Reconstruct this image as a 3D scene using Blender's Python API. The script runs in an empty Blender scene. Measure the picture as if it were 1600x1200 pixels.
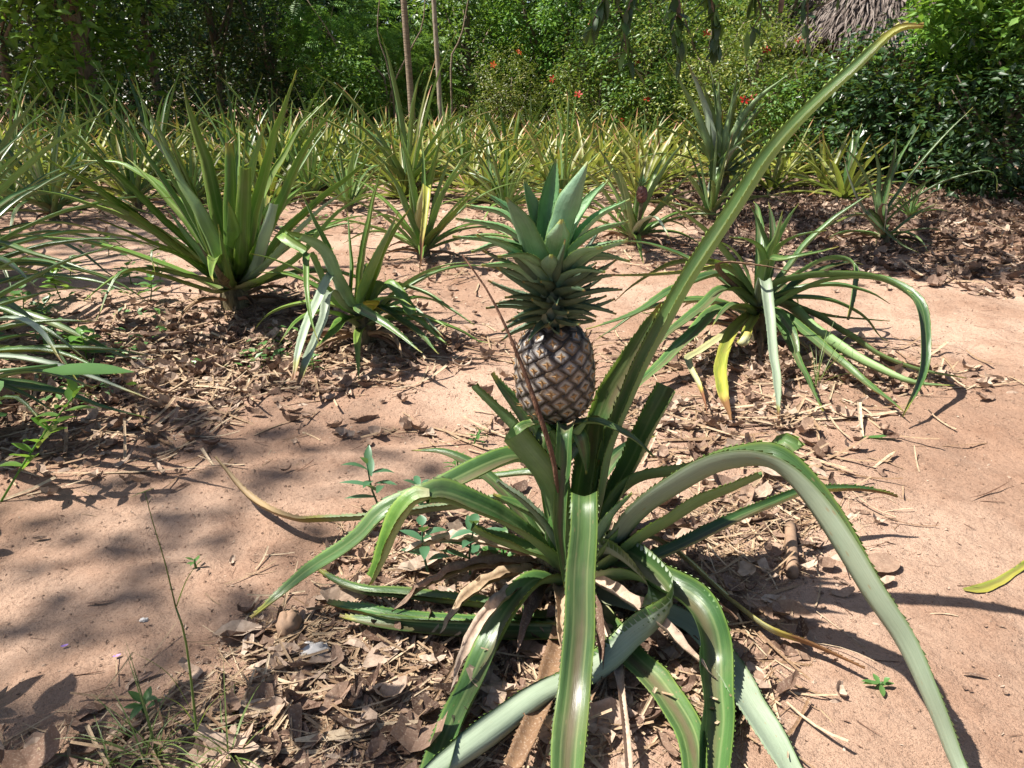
import bpy, math, random
import numpy as np
from mathutils import Vector, Matrix, noise
PI = math.pi
S = bpy.context.scene
COL = S.collection
# ------------------------------------------------------------------ camera
F = 1208.0; PITCH = math.radians(20.4); H = 0.85
cd = bpy.data.cameras.new('camera'); cam = bpy.data.objects.new('camera', cd); COL.objects.link(cam)
cd.sensor_width = 36; cd.lens = F / 1600 * 36; cd.clip_start = .02; cd.clip_end = 600
cam.location = (0, 0, H); cam.rotation_euler = (PI / 2 - PITCH, 0, 0); S.camera = cam
# ------------------------------------------------------------------ world and sun
SUN = Vector((.64, .01, -1.0))
w = bpy.data.worlds.new('World'); S.world = w; w.use_nodes = True
nt = w.node_tree; sky = nt.nodes.new('ShaderNodeTexSky'); sky.sky_type = 'NISHITA'; sky.sun_disc = False
sky.sun_elevation = math.atan2(1.0, math.hypot(.64, .01)); sky.sun_rotation = math.atan2(-.64, -.01)
sky.air_density = 1.0; sky.dust_density = 1.5
bgn = nt.nodes['Background']; nt.links.new(sky.outputs[0], bgn.inputs[0]); bgn.inputs[1].default_value = .06
sl = bpy.data.lights.new('sun', 'SUN'); so = bpy.data.objects.new('sun', sl); COL.objects.link(so)
sl.energy = 5.0; sl.angle = math.radians(.53); sl.color = (1, .95, .87)
so.rotation_euler = SUN.to_track_quat('-Z', 'Y').to_euler(); so.location = (-4, 3, 8)
S.view_settings.view_transform = 'Standard'; S.view_settings.look = 'None'
S.view_settings.exposure = 1.22; S.view_settings.gamma = 1; S.view_settings.use_curve_mapping = False
S.cycles.max_bounces = 7; S.cycles.transparent_max_bounces = 4
random.seed(5); RS = np.random.RandomState(7)

# ------------------------------------------------------------------ helpers
def ray(px, py):
    u = (px - 800) / F; v = (600 - py) / F
    return Vector((u, math.cos(PITCH) + v * math.sin(PITCH), -math.sin(PITCH) + v * math.cos(PITCH)))
def A(px, py, Y):
    d = ray(px, py); return Vector((0, 0, H)) + d * (Y / d.y)
def gh(x, y):
    "height of the ground"
    n = noise.noise(Vector((x * .55, y * .55, 3.1))) * .03 + noise.noise(Vector((x * 2.1, y * 2.1, 7.7))) * .014
    n += noise.noise(Vector((x * 7, y * 7, 1.7))) * .005
    if y < 9: q = noise.noise(Vector((x * 4.2, y * 4.2, 9.7))); n += -.014 * max(0, q - .12) * 2.2
    if y < 7: n += noise.noise(Vector((x * 26, y * 26, 2.7))) * .0042
    return n
def G(px, py):
    d = ray(px, py); p = Vector((0, 0, H)) + d * (H / -d.z)
    return Vector((p.x, p.y, gh(p.x, p.y)))
def tag(o, label=None, cat=None, group=None, kind=None):
    for k, v in (('label', label), ('category', cat), ('group', group), ('kind', kind)):
        if v: o[k] = v
    return o
def link(name, me, parent=None, loc=None):
    o = bpy.data.objects.new(name, me); COL.objects.link(o)
    if parent: o.parent = parent
    if loc is not None: o.location = loc
    return o
def empty(name, loc, label=None, cat=None, group=None, rz=0, sc=1):
    o = bpy.data.objects.new(name, None); COL.objects.link(o); o.location = loc
    o.rotation_euler.z = rz; o.scale = (sc, sc, sc); o.empty_display_size = .05
    return tag(o, label, cat, group)
def copy_tree(o, parent=None):
    c = o.copy(); COL.objects.link(c)
    if parent: c.parent = parent
    for ch in [k for k in o.children]: copy_tree(ch, c)
    return c
def mesh_np(name, V, Fc, mats, midx=None, uv=None, smooth=True):
    me = bpy.data.meshes.new(name)
    V = np.asarray(V, dtype=np.float32); Fc = np.asarray(Fc, dtype=np.int32); k = Fc.shape[1]
    me.vertices.add(len(V)); me.vertices.foreach_set('co', V.ravel())
    me.loops.add(Fc.size); me.loops.foreach_set('vertex_index', Fc.ravel())
    me.polygons.add(len(Fc)); me.polygons.foreach_set('loop_start', np.arange(0, Fc.size, k, dtype=np.int32))
    me.polygons.foreach_set('loop_total', np.full(len(Fc), k, dtype=np.int32))
    if midx is not None: me.polygons.foreach_set('material_index', np.asarray(midx, dtype=np.int32))
    me.polygons.foreach_set('use_smooth', np.full(len(Fc), smooth))
    if uv is not None:
        l = me.uv_layers.new(name='UVMap'); l.data.foreach_set('uv', np.asarray(uv, dtype=np.float32)[Fc.ravel()].ravel())
    for m in mats: me.materials.append(m)
    me.update(calc_edges=True)
    return me
def mesh_py(name, V, Fc, mats, smooth=True, midx=None):
    me = bpy.data.meshes.new(name); me.from_pydata([tuple(v) for v in V], [], Fc)
    for m in mats: me.materials.append(m)
    for i, p in enumerate(me.polygons):
        p.use_smooth = smooth
        if midx: p.material_index = midx[i]
    return me
def catmull(pts, n):
    P = [Vector(p) for p in pts]
    P = [P[0] * 2 - P[1]] + P + [P[-1] * 2 - P[-2]]
    out = []; m = len(P) - 3; par = []
    for i in range(m):
        a, b, c, d = P[i:i + 4]
        K = 12
        for j in range(K + (i == m - 1)):
            t = j / K
            out.append(.5 * ((2 * b) + (c - a) * t + (2 * a - 5 * b + 4 * c - d) * t * t + (3 * b - a - 3 * c + d) * t ** 3)); par.append(i + t)
    L = [0]
    for i in range(1, len(out)): L.append(L[-1] + (out[i] - out[i - 1]).length)
    res = []; pr = []; k = 0
    for j in range(n + 1):
        s = L[-1] * j / n
        while k < len(L) - 2 and L[k + 1] < s: k += 1
        f = (s - L[k]) / max(L[k + 1] - L[k], 1e-9); res.append(out[k].lerp(out[k + 1], f)); pr.append(par[k] + (par[k + 1] - par[k]) * f)
    return res, pr, L[-1]
def tube(pts, radii, n=7, name='stem', mats=(), cap=True, sub=3):
    pp, pr, _ = catmull(pts, max(2, (len(pts) - 1) * sub)) if len(pts) > 2 else ([Vector(p) for p in pts], list(range(len(pts))), 0)
    V = []; Fc = []; side = None
    for i, p in enumerate(pp):
        t = (pp[min(i + 1, len(pp) - 1)] - pp[max(i - 1, 0)]).normalized()
        if side is None: side = t.orthogonal().normalized()
        side = (side - t * side.dot(t)).normalized(); b = t.cross(side)
        a = pr[i]; k = min(int(a), len(radii) - 2) if len(radii) > 1 else 0
        r = radii[k] + (radii[min(k + 1, len(radii) - 1)] - radii[k]) * (a - k)
        for j in range(n):
            q = 2 * PI * j / n; V.append(p + (side * math.cos(q) + b * math.sin(q)) * r)
    for i in range(len(pp) - 1):
        for j in range(n):
            Fc.append((i * n + j, i * n + (j + 1) % n, (i + 1) * n + (j + 1) % n, (i + 1) * n + j))
    if cap: Fc.append(tuple(range(n))[::-1]); Fc.append(tuple((len(pp) - 1) * n + j for j in range(n)))
    return V, Fc
def tube_obj(name, pts, radii, m, parent=None, n=7, sub=3, loc=None):
    V, Fc = tube(pts, radii, n, sub=sub); return link(name, mesh_py(name, V, Fc, [m]), parent, loc)

# ------------------------------------------------------------------ materials
def lin(c): return tuple(((x / 255) / 12.92 if x / 255 < .04045 else ((x / 255 + .055) / 1.055) ** 2.4) for x in c) + (1,)
class N:
    "a small node-building helper"
    def __init__(s, name):
        s.m = bpy.data.materials.new(name); s.m.use_nodes = True; s.t = s.m.node_tree; s.b = s.t.nodes['Principled BSDF']
        s.out = s.t.nodes['Material Output']
    def n(s, typ, **kw):
        q = s.t.nodes.new('ShaderNode' + typ)
        for k, v in kw.items():
            if k in q.inputs: s.set(q.inputs[k], v)
            else: setattr(q, k, v)
        return q
    def set(s, inp, v):
        if hasattr(v, 'is_linked') or hasattr(v, 'links'): s.t.links.new(v, inp)
        else: inp.default_value = v
    def math(s, op, a, b=0, c=None):
        q = s.n('Math', operation=op); s.set(q.inputs[0], a); s.set(q.inputs[1], b)
        if c is not None: s.set(q.inputs[2], c)
        return q.outputs[0]
    def ss(s, v, a, b):
        q = s.n('MapRange', interpolation_type='SMOOTHSTEP'); s.set(q.inputs[0], v); q.inputs[1].default_value = a; q.inputs[2].default_value = b
        return q.outputs[0]
    def mix(s, f, a, b, mode='MIX'):
        q = s.n('Mix', data_type='RGBA', blend_type=mode); s.set(q.inputs[0], f); s.set(q.inputs[6], a); s.set(q.inputs[7], b); return q.outputs[2]
    def noise(s, vec, scale, detail=4, rough=.55, dim='3D'):
        q = s.n('TexNoise', noise_dimensions=dim); q.inputs['Scale'].default_value = scale; q.inputs['Detail'].default_value = detail; q.inputs['Roughness'].default_value = rough
        if vec is not None: s.t.links.new(vec, q.inputs['Vector'])
        return q.outputs[0]
    def obj(s): return s.n('TexCoord').outputs['Object']
    def uv(s): return s.n('TexCoord').outputs['UV']
    def scale(s, vec, sc):
        q = s.n('Mapping'); s.t.links.new(vec, q.inputs[0]); q.inputs['Scale'].default_value = sc; return q.outputs[0]
    def ramp(s, v, stops):
        q = s.n('ValToRGB'); s.t.links.new(v, q.inputs[0]); e = q.color_ramp.elements
        e[0].position, e[0].color = stops[0][0], stops[0][1]; e[1].position, e[1].color = stops[-1][0], stops[-1][1]
        for p, c in stops[1:-1]:
            x = e.new(p); x.color = c
        return q.outputs[0]
    def bump(s, h, strength, dist, prev=None):
        q = s.n('Bump'); q.inputs['Strength'].default_value = strength; q.inputs['Distance'].default_value = dist; s.t.links.new(h, q.inputs['Height'])
        if prev is not None: s.t.links.new(prev, q.inputs['Normal'])
        return q.outputs[0]
    def hsv(s, c, h, sat, v):
        q = s.n('HueSaturation'); s.set(q.inputs['Color'], c); s.set(q.inputs['Hue'], h); s.set(q.inputs['Saturation'], sat); s.set(q.inputs['Value'], v); return q.outputs[0]
    def done(s, col=None, rough=None, nrm=None, trans=0, tcol=None, spec=.5):
        if col is not None: s.set(s.b.inputs['Base Color'], col)
        if rough is not None: s.set(s.b.inputs['Roughness'], rough)
        if nrm is not None: s.set(s.b.inputs['Normal'], nrm)
        s.b.inputs['Specular IOR Level'].default_value = spec
        if trans:
            tr = s.n('BsdfTranslucent'); s.set(tr.inputs[0], tcol if tcol is not None else col)
            if nrm is not None: s.set(tr.inputs['Normal'], nrm)
            mx = s.n('MixShader'); mx.inputs[0].default_value = trans
            s.t.links.new(s.b.outputs[0], mx.inputs[1]); s.t.links.new(tr.outputs[0], mx.inputs[2]); s.t.links.new(mx.outputs[0], s.out.inputs[0])
        return s.m

def pine_leaf_mat(name, g1, g2, edge, flush, pale_mid, rough, tip=(.20, .10, .04, 1), scurf=.0, trans=.16, spec=.5, tipstart=.93):
    k = N(name); uv = k.uv(); sp = k.n('SeparateXYZ'); k.t.links.new(uv, sp.inputs[0]); U, V = sp.outputs[0], sp.outputs[1]
    a = k.math('ABSOLUTE', k.math('MULTIPLY_ADD', U, 2, -1))
    inf = k.n('ObjectInfo'); rnd = inf.outputs['Random']
    comb = k.n('CombineXYZ'); k.set(comb.inputs[0], U); k.set(comb.inputs[1], V); k.set(comb.inputs[2], k.math('MULTIPLY', rnd, 37.0)); c3 = comb.outputs[0]
    fine = k.noise(k.scale(c3, (60, 2.5, 1)), 1, 3, .6); wide = k.noise(k.scale(c3, (2.2, 5, 1)), 1, 4, .6)
    col = k.mix(k.ss(wide, .35, .65), g1, g2)
    col = k.mix(k.math('MULTIPLY', k.ss(fine, .35, .75), .35), col, tuple(min(1, x * 1.7) for x in g2[:3]) + (1,))
    # pale streak and reddish flush near the midrib
    mid = k.math('SUBTRACT', 1, k.ss(a, .05, .5))
    fl = k.math('MULTIPLY', mid, k.ss(k.noise(k.scale(c3, (1.2, 3, 1)), 1, 3, .5), .38, .56))
    col = k.mix(k.math('MULTIPLY', fl, flush), col, (.17, .085, .060, 1))
    strp = k.math('MULTIPLY', k.math('SUBTRACT', 1, k.ss(k.math('ABSOLUTE', k.math('SUBTRACT', a, .42)), .0, .10)), pale_mid)
    col = k.mix(strp, col, (.33, .38, .16, 1))
    # waxy scurf
    if scurf:
        sc = k.ss(k.noise(k.scale(c3, (10, 26, 1)), 1, 5, .7), .3, .7); sc = k.math('MULTIPLY_ADD', sc, .5, .5)
        col = k.mix(k.math('MULTIPLY', sc, scurf), col, (.35, .44, .31, 1))
    col = k.mix(k.math('MULTIPLY', k.ss(a, .86, .98), .8), col, edge)
    # spots, scars
    spot = k.n('TexVoronoi'); spot.inputs['Scale'].default_value = 1; k.t.links.new(k.scale(c3, (7, 34, 1)), spot.inputs['Vector'])
    sm = k.math('MULTIPLY', k.math('SUBTRACT', 1, k.ss(spot.outputs['Distance'], .06, .17)), k.ss(wide, .46, .56))
    col = k.mix(k.math('MULTIPLY', sm, .65), col, (.30, .22, .11, 1))
    # base paler, tip dry
    col = k.mix(k.math('SUBTRACT', 1, k.ss(V, 0, .12)), col, (.36, .36, .20, 1))
    edgey = k.math('ADD', V, k.math('MULTIPLY', k.math('SUBTRACT', wide, .5), .12))
    col = k.mix(k.ss(edgey, tipstart - .045, tipstart + .0), col, k.mix(.5, edge, (.38, .30, .06, 1)))
    col = k.mix(k.ss(edgey, tipstart, tipstart + .05), col, tip)
    col = k.hsv(col, k.math('MULTIPLY_ADD', rnd, -.024, .506), 1.0, k.math('MULTIPLY_ADD', k.math('FRACT', k.math('MULTIPLY', rnd, 7.3)), .4, .8))
    dust = k.ss(k.noise(k.obj(), 9, 4, .6), .5, .8); col = k.mix(k.math('MULTIPLY', dust, .16), col, (.33, .24, .16, 1))
    rg = k.math('MULTIPLY_ADD', wide, .25, rough - .12)
    nb = k.bump(fine, .35, .0012)
    nb = k.bump(k.noise(k.scale(c3, (3, 14, 1)), 1, 3), .4, .003, nb)
    return k.done(col, rg, nb, trans, k.mix(.5, col, (.30, .42, .03, 1)), spec)
UP = pine_leaf_mat('pineapple leaf upper side', (.030, .085, .022, 1), (.068, .150, .036, 1), (.18, .29, .06, 1), .55, .35, .33, scurf=.06, trans=.24, tipstart=.965)
PN = pine_leaf_mat('pale green leaf underside', (.13, .27, .085, 1), (.19, .36, .12, 1), (.22, .36, .10, 1), .0, .0, .44, scurf=.2, trans=.42, tipstart=.975)
HD = pine_leaf_mat('half dried leaf', (.15, .20, .085, 1), (.22, .26, .12, 1), (.25, .26, .09, 1), .3, .0, .6, tip=(.36, .24, .12, 1), scurf=.35, tipstart=.62)
LU = pine_leaf_mat('light green pineapple leaf', (.075, .175, .030, 1), (.15, .26, .048, 1), (.25, .36, .07, 1), .3, .35, .38, trans=.3, tipstart=.965)
UN = pine_leaf_mat('pineapple leaf underside', (.105, .20, .055, 1), (.165, .28, .080, 1), (.15, .27, .05, 1), .0, .0, .48, scurf=.22, trans=.24, tipstart=.97)
SN = pine_leaf_mat('silvery leaf underside', (.19, .24, .16, 1), (.25, .30, .21, 1), (.16, .24, .10, 1), .0, .0, .50, scurf=.5, trans=.14)
YU = pine_leaf_mat('yellowing leaf upper side', (.16, .22, .03, 1), (.34, .33, .05, 1), (.42, .38, .09, 1), .35, .2, .45, tipstart=.8)
YN = pine_leaf_mat('yellowing leaf underside', (.36, .36, .14, 1), (.45, .43, .20, 1), (.42, .38, .09, 1), .2, 0, .55, scurf=.35, tipstart=.8)
FU = pine_leaf_mat('field leaf', (.12, .175, .035, 1), (.25, .265, .06, 1), (.44, .37, .13, 1), .6, .2, .42, tip=(.42, .20, .10, 1), tipstart=.84, trans=.28)
CU = pine_leaf_mat('crown leaf upper side', (.095, .225, .085, 1), (.155, .33, .125, 1), (.26, .42, .16, 1), 0, 0, .40, scurf=.04, tipstart=.985, trans=.3)
CN = pine_leaf_mat('crown leaf underside', (.11, .215, .12, 1), (.17, .30, .175, 1), (.20, .34, .14, 1), 0, 0, .40, scurf=.16, tipstart=.985)
CD = pine_leaf_mat('shade-darkened lower crown leaf', (.040, .085, .045, 1), (.070, .125, .070, 1), (.09, .14, .06, 1), 0, 0, .46, scurf=.15, tip=(.16, .08, .05, 1), tipstart=.95)  # shade on the lower whorls is put into this darker colour
def dry_mat(name, c1, c2, c3, sc=(1, 1, 1), rough=.75):
    k = N(name); g = k.n('NewGeometry'); inf = k.n('ObjectInfo'); r = k.math('FRACT', k.math('ADD', g.outputs['Random Per Island'], inf.outputs['Random']))
    col = k.ramp(r, [(0, c1), (.45, c2), (1, c3)])
    nz = k.noise(k.scale(k.obj(), sc), 90, 4, .6); nz2 = k.noise(k.obj(), 320, 3, .6)
    col = k.mix(k.ss(nz, .3, .7), k.mix(.45, col, (.10, .055, .035, 1)), col)
    col = k.mix(k.math('MULTIPLY', k.ss(nz2, .5, .75), .5), col, (.48, .38, .28, 1))
    return k.done(col, rough, k.bump(nz, .5, .003), .12, col, .25)
DRY = dry_mat('dry leaf litter', (.14, .080, .055, 1), (.33, .22, .155, 1), (.55, .43, .33, 1))
STRAW = dry_mat('straw', (.22, .13, .07, 1), (.40, .28, .17, 1), (.58, .46, .31, 1))
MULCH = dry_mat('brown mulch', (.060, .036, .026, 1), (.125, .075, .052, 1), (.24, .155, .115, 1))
def bark_mat(name, c1, c2, scl=22, ring=False):
    k = N(name); o = k.obj(); nz = k.noise(k.scale(o, (1, 1, .25) if not ring else (.3, .3, 2.2)), scl, 5, .65)
    return k.done(k.mix(k.ss(nz, .3, .7), c1, c2), .85, k.bump(nz, .7, .02), spec=.2)
BARK = bark_mat('grey brown bark', (.09, .065, .05, 1), (.22, .17, .13, 1)); PALE = bark_mat('pale slim bark', (.24, .19, .14, 1), (.40, .33, .26, 1), 30); PALM = bark_mat('ringed tan bark', (.16, .115, .08, 1), (.30, .23, .165, 1), 30, True)
STEMB = bark_mat('plant stem base', (.07, .055, .035, 1), (.22, .19, .10, 1), 60)
TWIG = bark_mat('dry brown twig', (.07, .035, .022, 1), (.18, .095, .06, 1), 90)
def fol_mat(name, c1, c2, c3, trans=.28, rough=.42, spec=.5):
    k = N(name); g = k.n('NewGeometry'); r = g.outputs['Random Per Island']; inf = k.n('ObjectInfo')
    col = k.ramp(r, [(0, c1), (.6, c2), (1, c3)]); o = k.obj()
    big = k.noise(o, 1.4, 2); col = k.mix(k.ss(big, .35, .65), k.mix(.35, col, c1), col)
    col = k.hsv(col, k.math('MULTIPLY_ADD', inf.outputs['Random'], .02, .49), 1, k.math('MULTIPLY_ADD', inf.outputs['Random'], .3, .85))
    return k.done(col, rough, None, trans, k.mix(.5, col, (.28, .42, .03, 1)), spec)
DARKF = fol_mat('dark glossy foliage', (.015, .042, .014, 1), (.030, .075, .022, 1), (.065, .125, .036, 1), .16, .36)  # lowered further so the left forest carries its shade in the colour
MIDF = fol_mat('mid green foliage', (.055, .135, .028, 1), (.11, .23, .045, 1), (.19, .33, .07, 1), .38)
BRIF = fol_mat('bright green foliage', (.075, .18, .028, 1), (.14, .30, .045, 1), (.23, .40, .07, 1), .42)
YELF = fol_mat('olive yellow foliage', (.08, .12, .025, 1), (.16, .20, .04, 1), (.38, .34, .07, 1), .35)
FEAF = fol_mat('pale feathery foliage', (.10, .22, .035, 1), (.17, .34, .055, 1), (.26, .44, .08, 1), .42)
WEED = fol_mat('weed leaf', (.05, .13, .035, 1), (.09, .20, .05, 1), (.13, .26, .06, 1), .28)
BLUW = fol_mat('blue green weed leaf', (.045, .12, .06, 1), (.07, .17, .085, 1), (.11, .22, .09, 1), .25)
GRASS = fol_mat('grass blade', (.08, .13, .03, 1), (.14, .19, .05, 1), (.25, .26, .09, 1), .3)
def flat(name, c, rough=.6, trans=0): 
    k = N(name); nz = k.noise(k.obj(), 60, 3); col = k.mix(k.ss(nz, .3, .7), c, tuple(x * .7 for x in c[:3]) + (1,)); return k.done(col, rough, None, trans, col)
RED = flat('red petal', (.62, .035, .025, 1), .5, .3); ORANGE = flat('orange petal', (.75, .14, .02, 1), .5, .3)
PINKY = flat('young fruit skin', (.16, .065, .05, 1)); FLUFF = flat('white fluff', (.62, .58, .54, 1), .9); LILAC = flat('lilac petal', (.35, .20, .55, 1), .6)
HUSK = flat('brown husk', (.30, .19, .12, 1), .8)

# ------------------------------------------------------------------ ground
def ground_mat():
    k = N('sandy red soil'); o = k.obj()
    a = k.noise(o, .8, 5, .6); b = k.noise(o, 5, 6, .65); c = k.noise(o, 60, 5, .7); d = k.noise(o, 420, 4, .7)
    col = k.mix(k.ss(a, .38, .62), (.32, .200, .137, 1), (.475, .328, .240, 1))
    col = k.mix(k.math('MULTIPLY', k.ss(b, .45, .72), .6), col, (.26, .145, .092, 1))
    col = k.mix(k.math('MULTIPLY', k.ss(c, .5, .72), .4), col, (.17, .092, .058, 1))
    col = k.mix(k.math('MULTIPLY', k.ss(d, .58, .72), .6), col, (.52, .37, .27, 1))
    col = k.mix(k.math('MULTIPLY', k.math('SUBTRACT', 1, k.ss(d, .32, .44)), .75), col, (.13, .075, .05, 1))
    e = k.noise(o, 150, 3, .6); col = k.mix(k.math('MULTIPLY', k.ss(e, .56, .70), .45), col, (.20, .115, .075, 1))
    n1 = k.bump(b, .7, .04); n2 = k.bump(c, .9, .012, n1); n3 = k.bump(d, .8, .003, n2)
    return k.done(col, .95, n3, spec=.12)
SOIL = ground_mat()
def axis(lo, hi, n0, n1, far_lo, far_hi):
    c = list(np.linspace(lo, hi, n0)); st = (hi - lo) / n0
    x, s_ = hi, st
    while x < far_hi: s_ *= 1.16; x += s_; c.append(min(x, far_hi + s_))
    x, s_ = lo, st; pre = []
    while x > far_lo: s_ *= 1.16; x -= s_; pre.append(x)
    return np.array(pre[::-1] + c)
gx = axis(-2.2, 2.4, 430, 0, -300, 300); gy = axis(.5, 4.2, 400, 0, -200, 400)
GV = [(x, y, gh(x, y)) for y in gy for x in gx]; nx = len(gx)
ii, jj = np.meshgrid(np.arange(len(gy) - 1), np.arange(nx - 1), indexing='ij'); b0 = (ii * nx + jj).ravel()
tag(link('ground', mesh_np('ground', GV, np.stack([b0, b0 + 1, b0 + nx + 1, b0 + nx], 1), [SOIL])), kind='structure')

# ------------------------------------------------------------------ leaf builder
def leaf_mesh(name, pts, W, r=None, twist=None, ns=40, nc=4, fold=.55, teeth=0, base=1.0, tip=.0, taper=.55, mats=None, widths=None, two=True, seed=0, ground=True, origin=None, ripple=.0, th=.0016, vmax=1.0):
    rnd = random.Random(seed * 7 + len(pts)); pp, pr, L = catmull(pts, ns)
    o = Vector(origin) if origin is not None else Vector((0, 0, 0))
    if r is None:
        q = Vector(pts[-1]) - Vector(pts[0]); r = Vector((q.x, q.y, 0))
    r = Vector(r); r.z = 0; r.normalize(); side = Vector((0, 0, 1)).cross(r)
    up, dn, uv = [], [], []; off = rnd.random() * 50
    pp = [p + noise.noise_vector(p * 9 + Vector((off, 0, 0))) * W * .10 * min(1, i / 8) for i, p in enumerate(pp)]
    cs = [2 * j / nc - 1 for j in range(nc + 1)]
    for i, p in enumerate(pp):
        t = (pp[min(i + 1, ns)] - pp[max(i - 1, 0)]).normalized()
        side = side - t * side.dot(t)
        side = side.normalized() if side.length > 1e-5 else t.orthogonal().normalized()
        s = i / ns; sd = side; 
        if twist:
            a = pr[i]; kk = min(int(a), len(twist) - 2); ang = math.radians(twist[kk] + (twist[kk + 1] - twist[kk]) * (a - kk)); sd = Matrix.Rotation(ang, 3, t) @ side
        nn = t.cross(sd)
        if widths: 
            a = pr[i]; kk = min(int(a), len(widths) - 2); ww = widths[kk] + (widths[kk + 1] - widths[kk]) * (a - kk)
        else:
            ww = base + (1 - base) * min(1, s / .3)
            if s > taper: ww *= tip + (1 - tip) * (1 - ((s - taper) / (1 - taper)) ** 1.7)
        hw = W * .5 * max(ww, .02) * (1 + .09 * noise.noise(Vector((s * 9, off, 0))))
        fo = fold * (1 + .3 * noise.noise(Vector((s * 5, off + 9, 0))))
        for u in cs:
            au = abs(u); x = u * math.cos(fo * au ** .5); z = math.sin(fo) * (au ** 1.35)
            q = p + sd * (x * hw) + nn * (z * hw - .25 * hw) + nn * (ripple * W * au * noise.noise(Vector((s * 14, off + (3 if u > 0 else 0), 5))))
            if ground:
                g = gh(q.x, q.y) + .003
                if q.z < g: q.z = g + rnd.random() * .0005
            up.append(q - o)
            uv.append((u * .5 + .5, s * vmax))
            if two:
                k = th * (1 - au ** 3) + .0001; dn.append(q - o - nn * k)
    n1 = nc + 1; nv = len(up); V = up + dn; UV = uv + (uv if two else []); Fc = []; mi = []
    for i in range(ns):
        for j in range(nc):
            a = i * n1 + j; Fc.append((a, a + n1, a + n1 + 1, a + 1)[::-1]); mi.append(0)
            if two: Fc.append((nv + a, nv + a + n1, nv + a + n1 + 1, nv + a + 1)); mi.append(1)
        if teeth and pr[i] > .2:
            for j, sg in ((0, -1), (nc, 1)):
                if rnd.random() < .14: continue
                a = i * n1 + j; b = a + n1; e = (up[b] - up[a]); inn = up[a + (1 if sg < 0 else -1)]
                outd = (up[a] - inn).normalized(); tp = up[a] + e * 1.05 + outd * teeth * (.35 + .9 * rnd.random())
                V.append(tp); UV.append((1.0, i / ns * vmax)); ti = len(V) - 1
                Fc.append((a, b, ti, ti)); mi.append(0)
    if two:
        for i in range(ns):   # close the margins
            for j in (0, nc):
                a = i * n1 + j; Fc.append((a, a + n1, nv + a + n1, nv + a)); mi.append(0)
    tris = [f[:3] if f[2] == f[3] else f for f in Fc]
    me = bpy.data.meshes.new(name); me.from_pydata([tuple(v) for v in V], [], tris)
    mats = mats or (UP, UN)
    for m in (mats if two else mats[:1]): me.materials.append(m)
    me.polygons.foreach_set('material_index', mi if two else [0] * len(mi)); me.polygons.foreach_set('use_smooth', [True] * len(tris))
    l = me.uv_layers.new(name='UVMap'); ix = np.zeros(len(me.loops), dtype=np.int32); me.loops.foreach_get('vertex_index', ix)
    l.data.foreach_set('uv', np.asarray(UV, dtype=np.float32)[ix].ravel())
    return me
def arc(az, el, L, droop, b=(0, 0, .04), n=7, r0=.02, power=1.4, sway=0, lim=-80, floor=.008):
    p = Vector(b) + Vector((math.cos(az), math.sin(az), 0)) * r0; out = [p.copy()]
    for i in range(n):
        s = (i + .5) / n; e = math.radians(max(lim, el - droop * s ** power)); a = az + sway * s * s
        p = p + Vector((math.cos(a) * math.cos(e), math.sin(a) * math.cos(e), math.sin(e))) * (L / n)
        if p.z < floor: p.z = floor
        out.append(p.copy())
    return out

# ------------------------------------------------------------------ the large plant with the ripe fruit
HB = Vector((.09, 1.2, 0)); HB.z = gh(HB.x, HB.y)
hero = empty('pineapple_plant', HB, 'large nearest pineapple plant carrying a ripe fruit with a tall green crown', 'pineapple plant')
def T(*p):
    out = []
    for q in p:
        v = A(*q)
        if v.z < gh(v.x, v.y) + .035:
            d = ray(q[0], q[1]); v = Vector((0, 0, H)) + d * ((H - .037) / -d.z)
        out.append(v)
    return out
C0 = (905, 905, 1.19)
def hleaf(pts, W, mats=(UP, UN), label=None, seed=0, **kw):
    P = T(*pts); W *= 1.0 if seed in (1, 17, 18, 29) else 1.28 if seed in (12, 13, 14, 9, 6, 8) else 1.17; L = sum((P[i + 1] - P[i]).length for i in range(len(P) - 1))
    wd = kw.get('widths'); kw['vmax'] = .82 if wd and wd[-1] >= .4 else 1.0
    me = leaf_mesh('leaf', P, W, mats=mats, ns=max(14, int(L / .0085)), nc=6, teeth=kw.pop('teeth', .0032), origin=HB, seed=seed, **kw)
    o = link('leaf', me, hero)
    if label: o['label'] = label
    return o
# tall one leaning over to the right
hleaf([(925, 830, 1.20), (948, 720, 1.19), (988, 612, 1.18), (1050, 487, 1.17), (1130, 355, 1.15), (1206, 245, 1.13), (1292, 148, 1.10), (1366, 75, 1.08), (1405, 46, 1.07), (1443, 42, 1.06)], .056,
      r=(1, -.25, 0), twist=[22] * 10, seed=1, label='very long leaf rising to the upper right with a brown curled tip', mats=(UP, PN), widths=[.75, .9, .95, .92, .82, .70, .52, .38, .28, .1], fold=.75)
hleaf([(915, 860, 1.22), (925, 740, 1.26), (945, 650, 1.28), (985, 560, 1.28), (1040, 480, 1.27)], .055, r=(.6, .8, 0), seed=2, tip=.3)
hleaf([(935, 850, 1.22), (965, 770, 1.25), (1000, 700, 1.26), (1046, 604, 1.26)], .056, r=(1, .1, 0), twist=[15, 15, 15, 20], seed=3, widths=[.8, .95, 1, .95], fold=.7, label='upright leaf cut off square at its end')
hleaf([(880, 850, 1.22), (850, 740, 1.25), (800, 665, 1.27), (738, 603, 1.28)], .045, r=(-1, .2, 0), twist=[0, 20, 35, 40], seed=4, widths=[.9, 1, .95, .5])
hleaf([(885, 850, 1.24), (860, 740, 1.29), (815, 650, 1.31), (766, 584, 1.32)], .045, r=(-.7, .7, 0), seed=5, widths=[.9, 1, .9, .15])
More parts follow.
